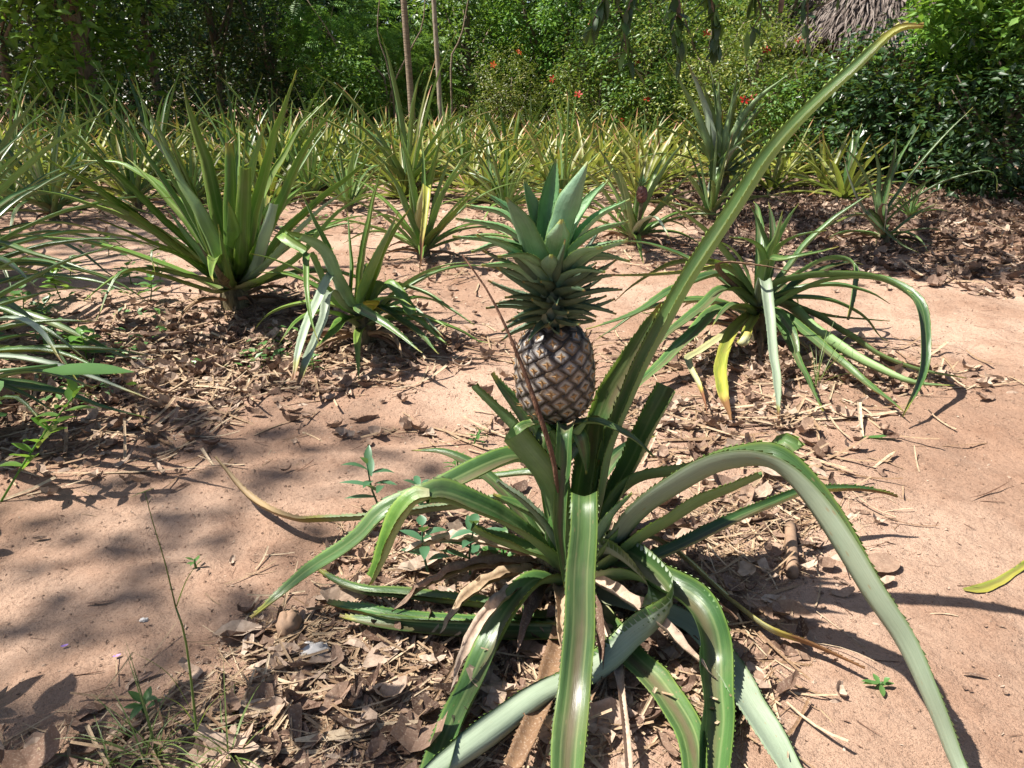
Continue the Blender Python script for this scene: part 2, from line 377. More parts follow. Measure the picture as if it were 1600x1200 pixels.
# broad cut leaf left of the stalk
hleaf([(885, 870, 1.16), (868, 800, 1.12), (840, 735, 1.10), (797, 678, 1.10)], .062, r=(-.8, -.45, 0), seed=6, widths=[.7, .85, 1, 1.1], fold=.9, label='short broad leaf cut off at the top')
hleaf([(880, 860, 1.20), (850, 760, 1.25), (811, 712, 1.24), (720, 750, 1.18), (664, 775, 1.15), (600, 803, 1.13), (561, 838, 1.12), (500, 882, 1.12), (440, 927, 1.115), (395, 966, 1.11)], .052, r=(-1, -.2, 0), seed=7,
      widths=[.8, .9, 1, .95, .9, .8, .75, .62, .4, .08], fold=.6)
hleaf([(885, 893, 1.17), (840, 850, 1.12), (790, 812, 1.09), (735, 787, 1.07), (690, 772, 1.06), (665, 775, 1.05)], .055, r=(-1, -.4, 0), seed=8, widths=[.7, .9, 1, 1, 1, .9], fold=.6, twist=[0, 0, -5, -10, -10, 0])
hleaf([(672, 775, 1.052), (648, 780, 1.045), (618, 822, 1.03), (597, 870, 1.03), (578, 908, 1.04)], .050, r=(-1, -.3, 0), seed=9, mats=(LU, YN), widths=[.5, .85, 1, .75, .45], fold=.7, label='folded over yellow-green end of a leaf')
hleaf([(890, 900, 1.18), (850, 870, 1.16), (800, 848, 1.15), (740, 822, 1.15)], .050, r=(-1, 0, 0), seed=10, widths=[.8, .9, 1, .7], twist=[0, 10, 20, 30])
hleaf([(885, 880, 1.22), (850, 830, 1.28), (795, 782, 1.36), (700, 792, 1.42), (590, 806, 1.44), (496, 814, 1.43), (454, 809, 1.44), (393, 780, 1.50), (337, 713, 1.62)], .042, r=(-1, .5, 0), seed=11, mats=(HD, HD),
      widths=[.9, 1, 1, .9, .8, .75, .6, .5, .1], tip=0, label='long leaf lying to the left with a dry straw-coloured end')
hleaf([(890, 960, 1.13), (830, 965, 1.12), (748, 942, 1.12), (627, 930, 1.14), (561, 921, 1.16), (496, 888, 1.22)], .040, r=(-1, 0, 0), seed=12, widths=[1, 1, 1, .9, .7, .15], twist=[20, 20, 20, 15, 15, 10])
hleaf([(890, 975, 1.11), (820, 975, 1.10), (767, 972, 1.11), (627, 966, 1.12), (561, 952, 1.14), (512, 938, 1.16)], .036, r=(-1, 0, 0), seed=13, mats=(UP, YN), widths=[1, 1, 1, .9, .8, .3], twist=[25, 25, 25, 15, 15, 10])
hleaf([(890, 990, 1.12), (800, 990, 1.09), (700, 985, 1.09), (600, 975, 1.11), (530, 960, 1.13)], .04, r=(-1, 0, 0), seed=14, widths=[1, 1, .95, .8, .1])
hleaf([(905, 925, 1.14), (872, 908, 1.11), (838, 906, 1.08), (806, 940, 1.04), (766, 1014, .98), (720, 1108, .88), (684, 1204, .785), (668, 1260, .72)], .048, r=(-.5, -1, 0), seed=15, widths=[.9, 1.1, 1.2, 1.25, 1.2, 1.1, .95, .8], fold=.6, twist=[0, 0, 5, 10, 10, 5, 0, 0])
hleaf([(915, 890, 1.16), (945, 862, 1.13), (985, 880, 1.08), (1030, 920, 1.03), (1036, 952, 1.00), (990, 1004, .97), (925, 1052, .93), (850, 1092, .895), (770, 1148, .84), (690, 1204, .78), (640, 1250, .73)], .066, r=(.8, -1, 0), seed=16, mats=(UP, SN),
      widths=[.9, 1, 1.05, 1.05, 1.05, 1, 1, .95, .85, .7, .4], fold=1.0, twist=[0, 0, 10, 30, 90, 150, 170, 172, 172, 172, 172], label='leaf folded back on itself and pointing to the lower left')
hleaf([(905, 900, 1.17), (912, 835, 1.14), (913, 785, 1.09), (913, 768, 1.055), (911, 800, 1.015), (907, 900, .965), (902, 1000, .915), (893, 1100, .85), (884, 1200, .76), (878, 1290, .67)], .050, r=(0, -1, 0), seed=17, mats=(UP, UN),
      widths=[.7, .8, .86, .86, .88, .92, .98, .98, .92, .7], fold=.42, label='broad leaf hanging straight down towards the viewer')
hleaf([(884, 662, 1.135), (882, 680, 1.10), (880, 735, 1.085), (875, 830, 1.07), (884, 925, 1.06)], .032, r=(0, -1, 0), seed=18, widths=[1.2, 1.15, .95, .8, .2], teeth=.001, fold=.7, label='narrow glossy dark green leaf hanging from under the fruit')
hleaf([(920, 905, 1.15), (985, 900, 1.10), (1040, 912, 1.05), (1078, 935, 1.02), (1102, 975, .985), (1112, 1030, .95), (1116, 1110, .86), (1110, 1200, .765), (1104, 1280, .69)], .064, r=(.7, -1, 0), seed=19, widths=[.9, 1, 1, 1.05, 1, 1, .95, .8, .5], fold=.85, twist=[0, 0, 5, 10, 20, 25, 25, 20, 20], label='bent leaf with a bleached brown fold')
hleaf([(925, 925, 1.14), (1000, 950, 1.09), (1080, 975, 1.05), (1131, 1030, .97), (1169, 1098, .90), (1206, 1156, .83), (1245, 1222, .76)], .046, r=(.8, -1, 0), seed=20, mats=(SN, SN), widths=[.9, 1, 1, 1, .95, .8, .6], fold=.4)
hleaf([(925, 950, 1.12), (972, 1012, 1.06), (1028, 1064, .95), (1070, 1130, .87), (1085, 1215, .775)], .046, r=(.6, -1, 0), seed=21, widths=[1, 1, .95, .85, .6], fold=.4)
# great arch to the right
hleaf([(915, 895, 1.17), (955, 848, 1.13), (1014, 787, 1.09), (1084, 743, 1.06), (1150, 719, 1.03), (1195, 715, 1.00), (1232, 740, .975), (1280, 800, .94), (1326, 868, .905), (1372, 942, .87), (1416, 1018, .835), (1460, 1100, .795), (1502, 1200, .75), (1520, 1260, .72)], .060, r=(1, -.8, 0), seed=22,
      widths=[.8, .9, 1, 1.05, 1.05, 1.05, 1.05, 1.05, 1, .95, .85, .75, .6, .4], mats=(UP, SN), fold=.95, twist=[0, 0, 0, -5, -5, 0, -10, -18, -26, -30, -32, -32, -30, -30], label='great leaf arching up and then down to the lower right corner')
hleaf([(920, 890, 1.20), (940, 820, 1.24), (990, 752, 1.24), (1084, 735, 1.20), (1178, 715, 1.15), (1218, 700, 1.13), (1232, 712, 1.12)], .045, r=(1, -.2, 0), seed=23, mats=(UP, UN), widths=[.9, .9, .85, .85, .95, 1.2, 1.2], twist=[0, -20, -40, -40, -20, 20, 40], label='pale leaf with a torn twisted end')
hleaf([(920, 900, 1.16), (972, 862, 1.12), (1038, 815, 1.09), (1112, 773, 1.07), (1190, 742, 1.05)], .050, r=(1, -.4, 0), seed=24, widths=[.9, 1, 1, .9, .5], twist=[-10, -15, -20, -20, -20])
hleaf([(925, 915, 1.18), (1009, 880, 1.20), (1084, 845, 1.24), (1155, 808, 1.29), (1225, 780, 1.33), (1272, 767, 1.36), (1333, 763, 1.37), (1380, 768, 1.37), (1402, 775, 1.37)], .034, r=(1, .3, 0), seed=25, mats=(UP, YN), widths=[1, 1, 1, .9, .8, .7, .5, .3, .15], fold=.8, label='thin yellow-edged leaf ending in a dry brown tip')
hleaf([(920, 890, 1.2), (960, 850, 1.25), (1023, 838, 1.28), (1112, 903, 1.235), (1150, 936, 1.18), (1206, 983, 1.09), (1272, 1008, 1.045), (1352, 1046, .99)], .040, r=(1, -.2, 0), seed=26, mats=(YN, YN), widths=[1, 1, 1, 1, .9, .85, .6, .1], fold=.3, twist=[0] * 8, label='pale yellowed leaf lying on the soil at the right')
# inner short ones
hleaf([(893, 900, 1.17), (860, 830, 1.17), (820, 785, 1.17), (777, 750, 1.17)], .034, r=(-1, -.2, 0), seed=27, mats=(SN, SN), widths=[.9, 1, .9, .4])
hleaf([(890, 895, 1.2), (850, 820, 1.22), (810, 790, 1.23), (770, 772, 1.24)], .036, r=(-1, .1, 0), seed=28, widths=[.9, 1, .9, .15])
hleaf([(905, 880, 1.2), (925, 800, 1.2), (935, 720, 1.2)], .03, r=(1, -.2, 0), seed=29, widths=[1, .8, .1])
hleaf([(910, 890, 1.16), (940, 825, 1.12), (984, 770, 1.09)], .044, r=(1, -.6, 0), seed=30, widths=[1, 1, .1], mats=(CU, CN), label='short blue-green young leaf')
hleaf([(912, 892, 1.15), (950, 845, 1.12), (1002, 785, 1.11)], .04, r=(1, -.4, 0), seed=31, widths=[1, 1, .1])
hleaf([(905, 880, 1.22), (912, 780, 1.22), (925, 680, 1.21), (930, 650, 1.19)], .05, r=(.2, 1, 0), seed=32, widths=[1, 1, .9, .5])
hleaf([(905, 880, 1.25), (880, 780, 1.30), (850, 740, 1.34), (760, 745, 1.38), (700, 752, 1.40)], .03, r=(-.8, .9, 0), seed=33, widths=[1, 1, .9, .7, .2])
hleaf([(900, 930, 1.14), (880, 990, 1.05), (850, 1080, .97), (800, 1200, .77)], .04, r=(-.3, -1, 0), seed=34, mats=(STRAW, STRAW), widths=[1, .9, .8, .6], label='dead straw-coloured leaf hanging at the front')
hleaf([(910, 930, 1.13), (955, 1010, 1.04), (972, 1100, .90), (985, 1230, .75)], .022, r=(.3, -1, 0), seed=35, mats=(DRY, DRY), widths=[1, 1, .8, .6], fold=.9, label='dead brown shrivelled leaf hanging at the front')
for i, (az, L_, m) in enumerate([(200, .30, DRY), (235, .34, DRY), (265, .30, STRAW), (300, .34, DRY), (330, .3, DRY), (20, .3, DRY), (60, .35, UP), (100, .4, UP), (140, .36, UP), (170, .3, DRY), (215, .26, STRAW), (285, .27, MULCH), (250, .22, MULCH), (345, .24, MULCH)]):
    a = math.radians(az); pts = [p + HB for p in arc(a, 22 if m is not UP else 50, L_, 60, b=(0, 0, .05), n=6, r0=.03, sway=random.uniform(-.5, .5))]
    o = link('leaf', leaf_mesh('leaf', pts, .036, r=(math.cos(a), math.sin(a), 0), ns=22, nc=4, fold=.9 if m is not UP else .5, mats=(m, m) if m is not UP else None, origin=HB, seed=40 + i, ripple=.3 if m is not UP else 0), hero)
    if m is not UP: o['label'] = 'dry shrivelled leaf at the foot of the plant'
FBm = A(868, 656, 1.18); FTp = A(865, 500, 1.175)
tube_obj('stalk', [p - HB for p in (HB + Vector((0, 0, -.02)), HB + Vector((-.005, -.01, .12)), A(880, 790, 1.18), A(872, 700, 1.18), FBm + Vector((0, 0, .01)))], [.034, .028, .016, .013, .02], STEMB if 0 else WEED, hero, n=12)
tube_obj('stem_base', [(0, 0, -.03), (0, 0, .05), (-.003, -.006, .11)], [.045, .05, .03], STEMB, hero, n=14)
# bracts under the fruit
for i, (pts, W_, rr) in enumerate([([(838, 660, 1.15), (815, 668, 1.12), (800, 690, 1.12), (796, 700, 1.12)], .022, (-1, -.3, 0)), ([(895, 660, 1.15), (940, 660, 1.12), (985, 682, 1.11), (1022, 714, 1.11)], .020, (1, -.2, 0)),
        ([(868, 668, 1.16), (850, 675, 1.13), (843, 700, 1.12), (845, 725, 1.12)], .026, (-.3, -1, 0)), ([(890, 665, 1.16), (905, 680, 1.13), (912, 705, 1.13), (915, 740, 1.14)], .03, (.5, -1, 0)),
        ([(875, 700, 1.16), (862, 680, 1.14), (852, 660, 1.13)], .03, (-.3, -1, 0)), ([(880, 700, 1.16), (900, 680, 1.14), (920, 655, 1.13)], .032, (.5, -1, 0)), ([(880, 720, 1.2), (900, 690, 1.22), (930, 660, 1.23)], .04, (.5, 1, 0))]):
    o = link('bract', leaf_mesh('bract', T(*pts), W_, r=rr, ns=20, nc=4, widths=[1.1, 1, .8, .1][:len(pts)] if len(pts) == 4 else [1, 1, .1], origin=HB, seed=80 + i, teeth=.0012), hero)
# fruit
fax = (FTp - FBm); FH = fax.length; fax.normalize(); FR = .0665
FC = (FBm + FTp) / 2
k = N('fruit skin between eyes'); k.done((.022, .016, .012, 1), .6); SKIN = k.m
def frad(t): return FR * (max(0, 1 - abs(2 * t - 1) ** 2.9)) ** .5 * (1.02 - .05 * t) + .001
FQ = fax.to_track_quat('Z', 'Y').to_matrix()
V = []; Fc = []; nr, na = 22, 36
for i in range(nr + 1):
    t = .5 - .5 * math.cos(PI * i / nr)
    for j in range(na):
        a = 2 * PI * j / na; q = Vector((math.cos(a), math.sin(a), 0)) * (frad(t) - .004) + Vector((0, 0, (t - .5) * FH)); V.append(FC - HB + FQ @ q)
for i in range(nr):
    for j in range(na): Fc.append((i * na + j, i * na + (j + 1) % na, (i + 1) * na + (j + 1) % na, (i + 1) * na + j))
fruit = link('fruit', mesh_py('fruit', V, Fc, [SKIN]), hero)
def eye_mats():
    k = N('fruit eye'); sp = k.n('SeparateXYZ'); k.t.links.new(k.obj(), sp.inputs[0]); rad = k.math('POWER', k.math('ADD', k.math('POWER', k.math('ABSOLUTE', sp.outputs[0]), 1.25), k.math('POWER', k.math('ABSOLUTE', sp.outputs[1]), 1.25)), .8); rad = k.math('MULTIPLY', rad, .86)
    inf = k.n('ObjectInfo').outputs['Random']; nz = k.noise(k.n('NewGeometry').outputs['Position'], 240, 5, .7)
    r2 = k.math('ADD', rad, k.math('MULTIPLY', k.math('SUBTRACT', nz, .5), .35))
    col = k.ramp(r2, [(0, (.22, .12, .045, 1)), (.22, (.26, .20, .13, 1)), (.44, (.30, .28, .25, 1)), (.62, (.12, .105, .10, 1)), (.78, (.018, .013, .011, 1))])
    col = k.mix(k.math('MULTIPLY', k.ss(nz, .55, .75), .5), col, (.40, .36, .30, 1))
    col = k.mix(k.math('MULTIPLY', k.ss(inf, .5, 1), .25), col, (.26, .15, .06, 1))
    a = k.done(col, .42, k.bump(nz, .4, .002))
    k = N('fruit eye bract'); nz = k.noise(k.n('NewGeometry').outputs['Position'], 160, 4)
    b = k.done(k.mix(nz, (.22, .105, .035, 1), (.42, .26, .12, 1)), .6, None, .1, (.4, .25, .1, 1))
    return a, b
EM, EB = eye_mats()
ring = [(1.0, -.10), (.90, .12), (.70, .24), (.34, .30)]; V = []; Fc = []; mi = []
nh = 16
for ri, (rr, hh) in enumerate(ring):
    for j in range(nh):
        a = 2 * PI * j / nh; q_ = 1 / (abs(math.cos(a)) ** 1.2 + abs(math.sin(a)) ** 1.2) ** (1 / 1.2) * 1.16
        V.append((math.cos(a) * rr * q_ * 1.10, math.sin(a) * rr * q_ * (1.05 if math.sin(a) > 0 else .92), hh + (.10 if math.sin(a) < -.2 and ri in (1, 2) else 0)))
for ri in range(3):
    for j in range(nh): Fc.append((ri * nh + j, ri * nh + (j + 1) % nh, (ri + 1) * nh + (j + 1) % nh, (ri + 1) * nh + j)); mi.append(0)
V.append((0, .0, .24)); c_ = len(V) - 1
for j in range(nh): Fc.append((3 * nh + j, 3 * nh + (j + 1) % nh, c_)); mi.append(0)
s0 = len(V)
V += [(-.62, .02, .26), (-.14, -.16, .40), (0, -.66, .36), (.14, -.16, .40), (.62, .02, .26), (.13, .12, .42), (0, .50, 1.15), (-.13, .12, .42), (0, -.02, .56), (0, .10, .34)]
for f in [(0, 1, 8), (1, 2, 8), (2, 3, 8), (3, 4, 8), (4, 5, 8), (5, 6, 8), (6, 7, 8), (7, 0, 8), (5, 9, 6), (6, 9, 7)]: Fc.append(tuple(s0 + x for x in f)); mi.append(1)
EYE = mesh_py('eye', V, Fc, [EM, EB], True, mi)
for p_ in EYE.polygons:
    if p_.material_index == 1: p_.use_smooth = False
NE = 118; rs = random.Random(3)
cum = []; 
for i in range(NE):
    t = (i + .5) / NE; t = .035 + .93 * t; rr = frad(t); az = i * 2.399963 + 1.0
    e = 1e-3; sl_ = (frad(min(t + e, 1)) - frad(max(t - e, 0))) / (2 * e * FH)
    rad = Vector((math.cos(az), math.sin(az), 0)); nrm = (rad - Vector((0, 0, sl_))).normalized(); upv = (Vector((0, 0, 1)) - nrm * nrm.z).normalized(); xx = upv.cross(nrm)
    s_ = .0159 * (rr / FR) ** .5 * rs.uniform(.95, 1.05) * (1.0 - .12 * t)
    M = Matrix((xx, upv, nrm)).transposed(); P = rad * (rr - .0055) + Vector((0, 0, (t - .5) * FH))
    o = link('eye', EYE, fruit); R4 = (FQ @ M).to_4x4()
    o.matrix_parent_inverse = Matrix(); o.matrix_basis = Matrix.Translation(FC - HB + FQ @ P) @ R4 @ Matrix.Diagonal((s_ * rs.uniform(.95, 1.06), s_ * rs.uniform(.88, .98), s_ * rs.uniform(.55, .72), 1)) @ Matrix.Rotation(rs.uniform(-.12, .12), 4, 'Z') @ Matrix.Rotation(rs.uniform(-.1, .1), 4, 'X')
# crown
def crown(pts, W, r=None, seed=0, mats=(CU, CN), **kw):
    link('crown_leaf', leaf_mesh('crown_leaf', pts, W, r=r, mats=mats, ns=kw.pop('ns', 26), nc=6, teeth=kw.pop('teeth', .0016), origin=HB, seed=seed, ground=False, th=.0022, **kw), fruit)
CB = FTp + fax * .0; CX, CY = CB.x, CB.y
def cb(py, Y=None): q = A(863, py, 1.175); return q
wb = [.85, 1.0, .95, .12]
def cl(p1, p2, p3, yo, W, base_y, widths=None, seed=0, r=None, **kw):
    b = cb(base_y); Y = 1.175
    pts = [b, A(p1[0], p1[1], Y + yo * .35), A(p2[0], p2[1], Y + yo * .8), A(p3[0], p3[1], Y + yo)]
    crown(pts, W, r=r or ((p3[0] - 863) / 100, yo * 12, 0), seed=seed, widths=widths or [.7, 1.0, .85, .06], **kw)
cl((835, 395), (815, 345), (791, 309), -.07, .050, 440, seed=1, widths=[.6, 1.1, .95, .05], fold=.35)
cl((875, 370), (890, 310), (916, 251), -.01, .046, 440, seed=2, widths=[.6, 1.05, .95, .05], fold=.5, r=(.3, -1, 0))
cl((857, 360), (863, 300), (871, 250), .03, .040, 440, seed=3, widths=[.8, 1, .8, .05], r=(.1, 1, 0))
cl((845, 370), (833, 325), (821, 281), .02, .040, 440, seed=4, widths=[.8, 1, .8, .05], r=(-.6, .7, 0))
cl((885, 395), (925, 342), (985, 309), .03, .034, 455, seed=5)
cl((868, 400), (873, 370), (877, 342), -.07, .038, 450, seed=6, widths=[.7, 1.1, 1, .1], fold=.4)
cl((861, 430), (861, 410), (863, 396), -.07, .032, 480, seed=7, widths=[.8, 1.1, 1, .1], fold=.4)
cl((835, 395), (790, 358), (712, 342), .01, .032, 455, seed=8)
cl((835, 380), (790, 335), (727, 320), .05, .030, 445, seed=9)
cl((835, 420), (785, 378), (706, 369), -.03, .032, 465, seed=10)
cl((840, 425), (800, 390), (745, 366), -.08, .036, 465, seed=11)
cl((835, 440), (800, 415), (751, 415), -.05, .032, 475, seed=12)
cl((885, 400), (925, 362), (980, 343), -.03, .034, 460, seed=13)
cl((890, 410), (930, 385), (980, 372), .0, .034, 465, seed=14)
cl((890, 430), (915, 405), (962, 402), .03, .030, 470, seed=15)
cl((890, 425), (925, 395), (978, 376), -.06, .034, 468, seed=16)
for q_ in (((840, 402), (790, 378), (735, 394), -.02, .030, 462), ((888, 415), (935, 398), (985, 408), .01, .030, 468), ((838, 365), (800, 328), (760, 300), .04, .030, 445), ((885, 375), (915, 320), (950, 282), .05, .032, 445), ((845, 420), (815, 398), (778, 400), -.09, .030, 468), ((884, 418), (908, 392), (940, 385), -.09, .030, 466), ((880, 436), (905, 420), (945, 424), -.07, .028, 474)):
    cl(q_[0], q_[1], q_[2], q_[3], q_[4], q_[5], seed=60 + int(q_[0][0]))
rs = random.Random(11); ga = 0
for i in range(58):
    t = i / 57.0; ga += 2.399963; L_ = .066 + .045 * t ** .7; el = -2 + 38 * t; py = 507 - 66 * t
    b = cb(py); L_ *= rs.uniform(.85, 1.12)
    pts = arc(ga, el + rs.uniform(-6, 10), L_, 38 - 30 * t if rs.random() < .5 else -12, b=b, n=5, r0=.012, floor=-9)
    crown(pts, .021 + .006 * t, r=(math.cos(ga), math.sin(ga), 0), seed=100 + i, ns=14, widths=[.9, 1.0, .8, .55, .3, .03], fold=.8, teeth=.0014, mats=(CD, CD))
tube_obj('crown_core', [cb(506) - HB, cb(470) - HB, cb(430) - HB, cb(400) - HB], [.026, .022, .018, .008], CU, fruit, n=10)
# dry stem leaning across the fruit
q = [A(722, 398, 1.13), A(765, 460, 1.11), A(805, 545, 1.09), (A(840, 640, 1.075)), A(866, 725, 1.075), A(872, 800, 1.09)]
tag(tube_obj('dry_grass_stalk', q, [.0012, .0016, .0026, .0042, .004, .003], TWIG, n=7), 'thin reddish-brown dry stem leaning across the front of the ripe fruit', 'stalk')

# ------------------------------------------------------------------ other plants near enough to draw leaf by leaf
def plant(base, label, traced=(), gen=(), group=None, mats=None, W=.05, gmats=None, dead=5, seed=1, H_=.05, foot=.04, sc=1.0):
    b = G(*base) if not isinstance(base, Vector) else base
    root = empty('pineapple_plant', b, label, 'pineapple plant', group); rs = random.Random(seed)
    for i, d in enumerate(traced):
        pts = [b + Vector((0, 0, H_))] + T(*d[0]); w_ = d[1] if len(d) > 1 else W; kw = dict(d[2]) if len(d) > 2 else {}
        lab = kw.pop('label', None); tr = kw.pop('trunc', False)
        if tr: kw['vmax'] = .8; kw['widths'] = [.8] + [1.0] * (len(pts) - 2) + [.75]
        o = link('leaf', leaf_mesh('leaf', pts, w_, ns=max(12, 5 * len(pts)), nc=4, origin=b, seed=seed * 50 + i, taper=kw.pop('taper', .35), teeth=.0022, mats=kw.pop('mats', mats), **kw), root)
        if lab: o['label'] = lab
    for i, (az, el, L_, dr) in enumerate(gen):
        a = math.radians(az); pts = [b + p for p in arc(a, el, L_ * sc, dr, b=(0, 0, H_ * rs.uniform(.6, 1.3)), n=6, r0=.02, sway=rs.uniform(-.25, .25))]
        link('leaf', leaf_mesh('leaf', pts, W * rs.uniform(.8, 1.05) * sc, r=(math.cos(a), math.sin(a), 0), ns=16, nc=4, origin=b, seed=seed * 50 + 30 + i, taper=.3, mats=gmats or mats), root)
    for i in range(dead):
        a = rs.uniform(0, 2 * PI); pts = [b + p for p in arc(a, rs.uniform(0, 25), rs.uniform(.2, .4) * sc, 60, b=(0, 0, .04), n=5, r0=.03, sway=rs.uniform(-.6, .6))]
        o = link('leaf', leaf_mesh('leaf', pts, .03 * sc, r=(math.cos(a), math.sin(a), 0), ns=10, nc=4, fold=.9, origin=b, seed=seed * 50 + 70 + i, mats=(rs.choice((DRY, STRAW, MULCH)),) * 2, ripple=.3), root); o['label'] = 'dry brown leaf at the foot'
    tube_obj('stem_base', [(0, 0, -.03), (0, 0, H_ * .7), (0, 0, H_ * 1.6)], [foot, foot, foot * .5], STEMB, root, n=9)
    return root
def fan(rs, n, L_, el=(20, 80), droop=(20, 80), azr=(0, 360)):
    out = []
    for i in range(n):
        t = i / max(1, n - 1); az = azr[0] + ((i * 137.5) % 360) / 360 * (azr[1] - azr[0]) + rs.uniform(-12, 12)
        e = el[0] + (el[1] - el[0]) * t + rs.uniform(-6, 6); out.append((az, e, L_ * rs.uniform(.7, 1.05), droop[1] + (droop[0] - droop[1]) * t + rs.uniform(-12, 12)))
    return out
R = random.Random(21)
# B: sprawling plant on the right with an arched leaf
PB = plant((1180, 530), 'sprawling pineapple plant right of the ripe fruit with leaves arching onto soil', [
    ([(1195, 455, 2.7), (1240, 435, 2.6), (1330, 428, 2.45), (1395, 440, 2.32), (1436, 480, 2.2), (1444, 560, 2.1), (1412, 650, 2.02)], .062, dict(widths=[.7, .8, .9, 1, 1, .9, .7, .05], label='tall arched leaf with a bleached bend, its tip touching the soil', fold=.6)),
    ([(1188, 450, 2.65), (1196, 440, 2.55), (1204, 510, 2.4), (1213, 600, 2.15), (1216, 655, 2.02)], .046, dict(mats=(SN, SN), widths=[.8, .9, 1, .8, .6, .05])),
    ([(1215, 505, 2.6), (1250, 565, 2.35), (1285, 642, 2.06)], .04, dict(widths=[1, .9, .7, .08])),
    ([(1220, 490, 2.65), (1300, 555, 2.35), (1360, 605, 2.18), (1412, 642, 2.06)], .056, dict(mats=(UP, YN))),
    ([(1215, 470, 2.75), (1290, 500, 2.65), (1400, 565, 2.4), (1510, 590, 2.24)], .062, {}),
    ([(1220, 470, 2.8), (1290, 530, 2.5), (1400, 590, 2.3), (1490, 602, 2.2)], .062, {}),
    ([(1220, 470, 2.8), (1290, 492, 2.8), (1390, 502, 2.72)], .04, {}),
    ([(1150, 510, 2.6), (1128, 560, 2.35), (1128, 610, 2.2), (1142, 655, 2.03)], .052, dict(mats=(YU, YN), widths=[.9, .9, .9, .8, .1], label='yellow leaf hanging to the soil')),
    ([(1130, 480, 2.6), (1075, 528, 2.4), (1010, 590, 2.2), (960, 640, 2.1)], .062, {}),
    ([(1140, 450, 2.65), (1094, 482, 2.5), (1034, 531, 2.35), (985, 590, 2.25)], .058, {}),
    ([(1130, 430, 2.7), (1060, 450, 2.6), (990, 490, 2.5), (915, 515, 2.45)], .058, {}),
    ([(1140, 420, 2.8), (1070, 425, 2.8), (1000, 430, 2.75), (925, 432, 2.7)], .046, dict(mats=(YU, UN))),
    ([(1140, 420, 2.9), (1060, 410, 2.95), (990, 445, 2.85), (960, 470, 2.8)], .056, dict(mats=(YU, UP))),
    ([(1200, 400, 2.78), (1190, 360, 2.76), (1172, 318, 2.74)], .046, {}), ([(1210, 390, 2.72), (1228, 350, 2.66), (1250, 318, 2.62)], .05, dict(mats=(CU, UN))),
    ([(1205, 395, 2.8), (1208, 350, 2.84), (1200, 315, 2.88)], .046, {}), ([(1210, 400, 2.7), (1240, 370, 2.6), (1292, 360, 2.55)], .046, dict(mats=(CU, UN))),
    ([(1200, 400, 2.68), (1212, 372, 2.6), (1222, 330, 2.55)], .040, dict(mats=(CU, UN))), ([(1190, 400, 2.68), (1170, 375, 2.6), (1140, 370, 2.55)], .046, dict(mats=(CU, UN))),
    ([(1195, 410, 2.65), (1230, 405, 2.5), (1310, 385, 2.5)], .046, {}), ([(1160, 410, 2.75), (1130, 380, 2.8), (1105, 390, 2.8)], .034, {}),
    ([(1225, 440, 2.8), (1290, 405, 2.9), (1335, 412, 2.85), (1334, 450, 2.75), (1324, 500, 2.7)], .05, dict(widths=[.8, .9, .9, .8, .7, .3])),
    ([(1120, 415, 2.6), (1190, 415, 2.5), (1250, 428, 2.45)], .022, dict(mats=(STRAW, DRY), label='reddish dry leaf lying across the heart of the plant')),
    ([(1165, 525, 2.5), (1160, 540, 2.42), (1170, 520, 2.45)], .04, dict(mats=(YU, YN), trunc=True)),
    ([(1100, 545, 2.5), (1075, 560, 2.4), (1092, 600, 2.25), (1105, 645, 2.1)], .034, dict(mats=(YN, YN))),
    ], gen=fan(R, 14, .62, (10, 60), (40, 90)), seed=2, W=.054, dead=12, H_=.12, foot=.05)
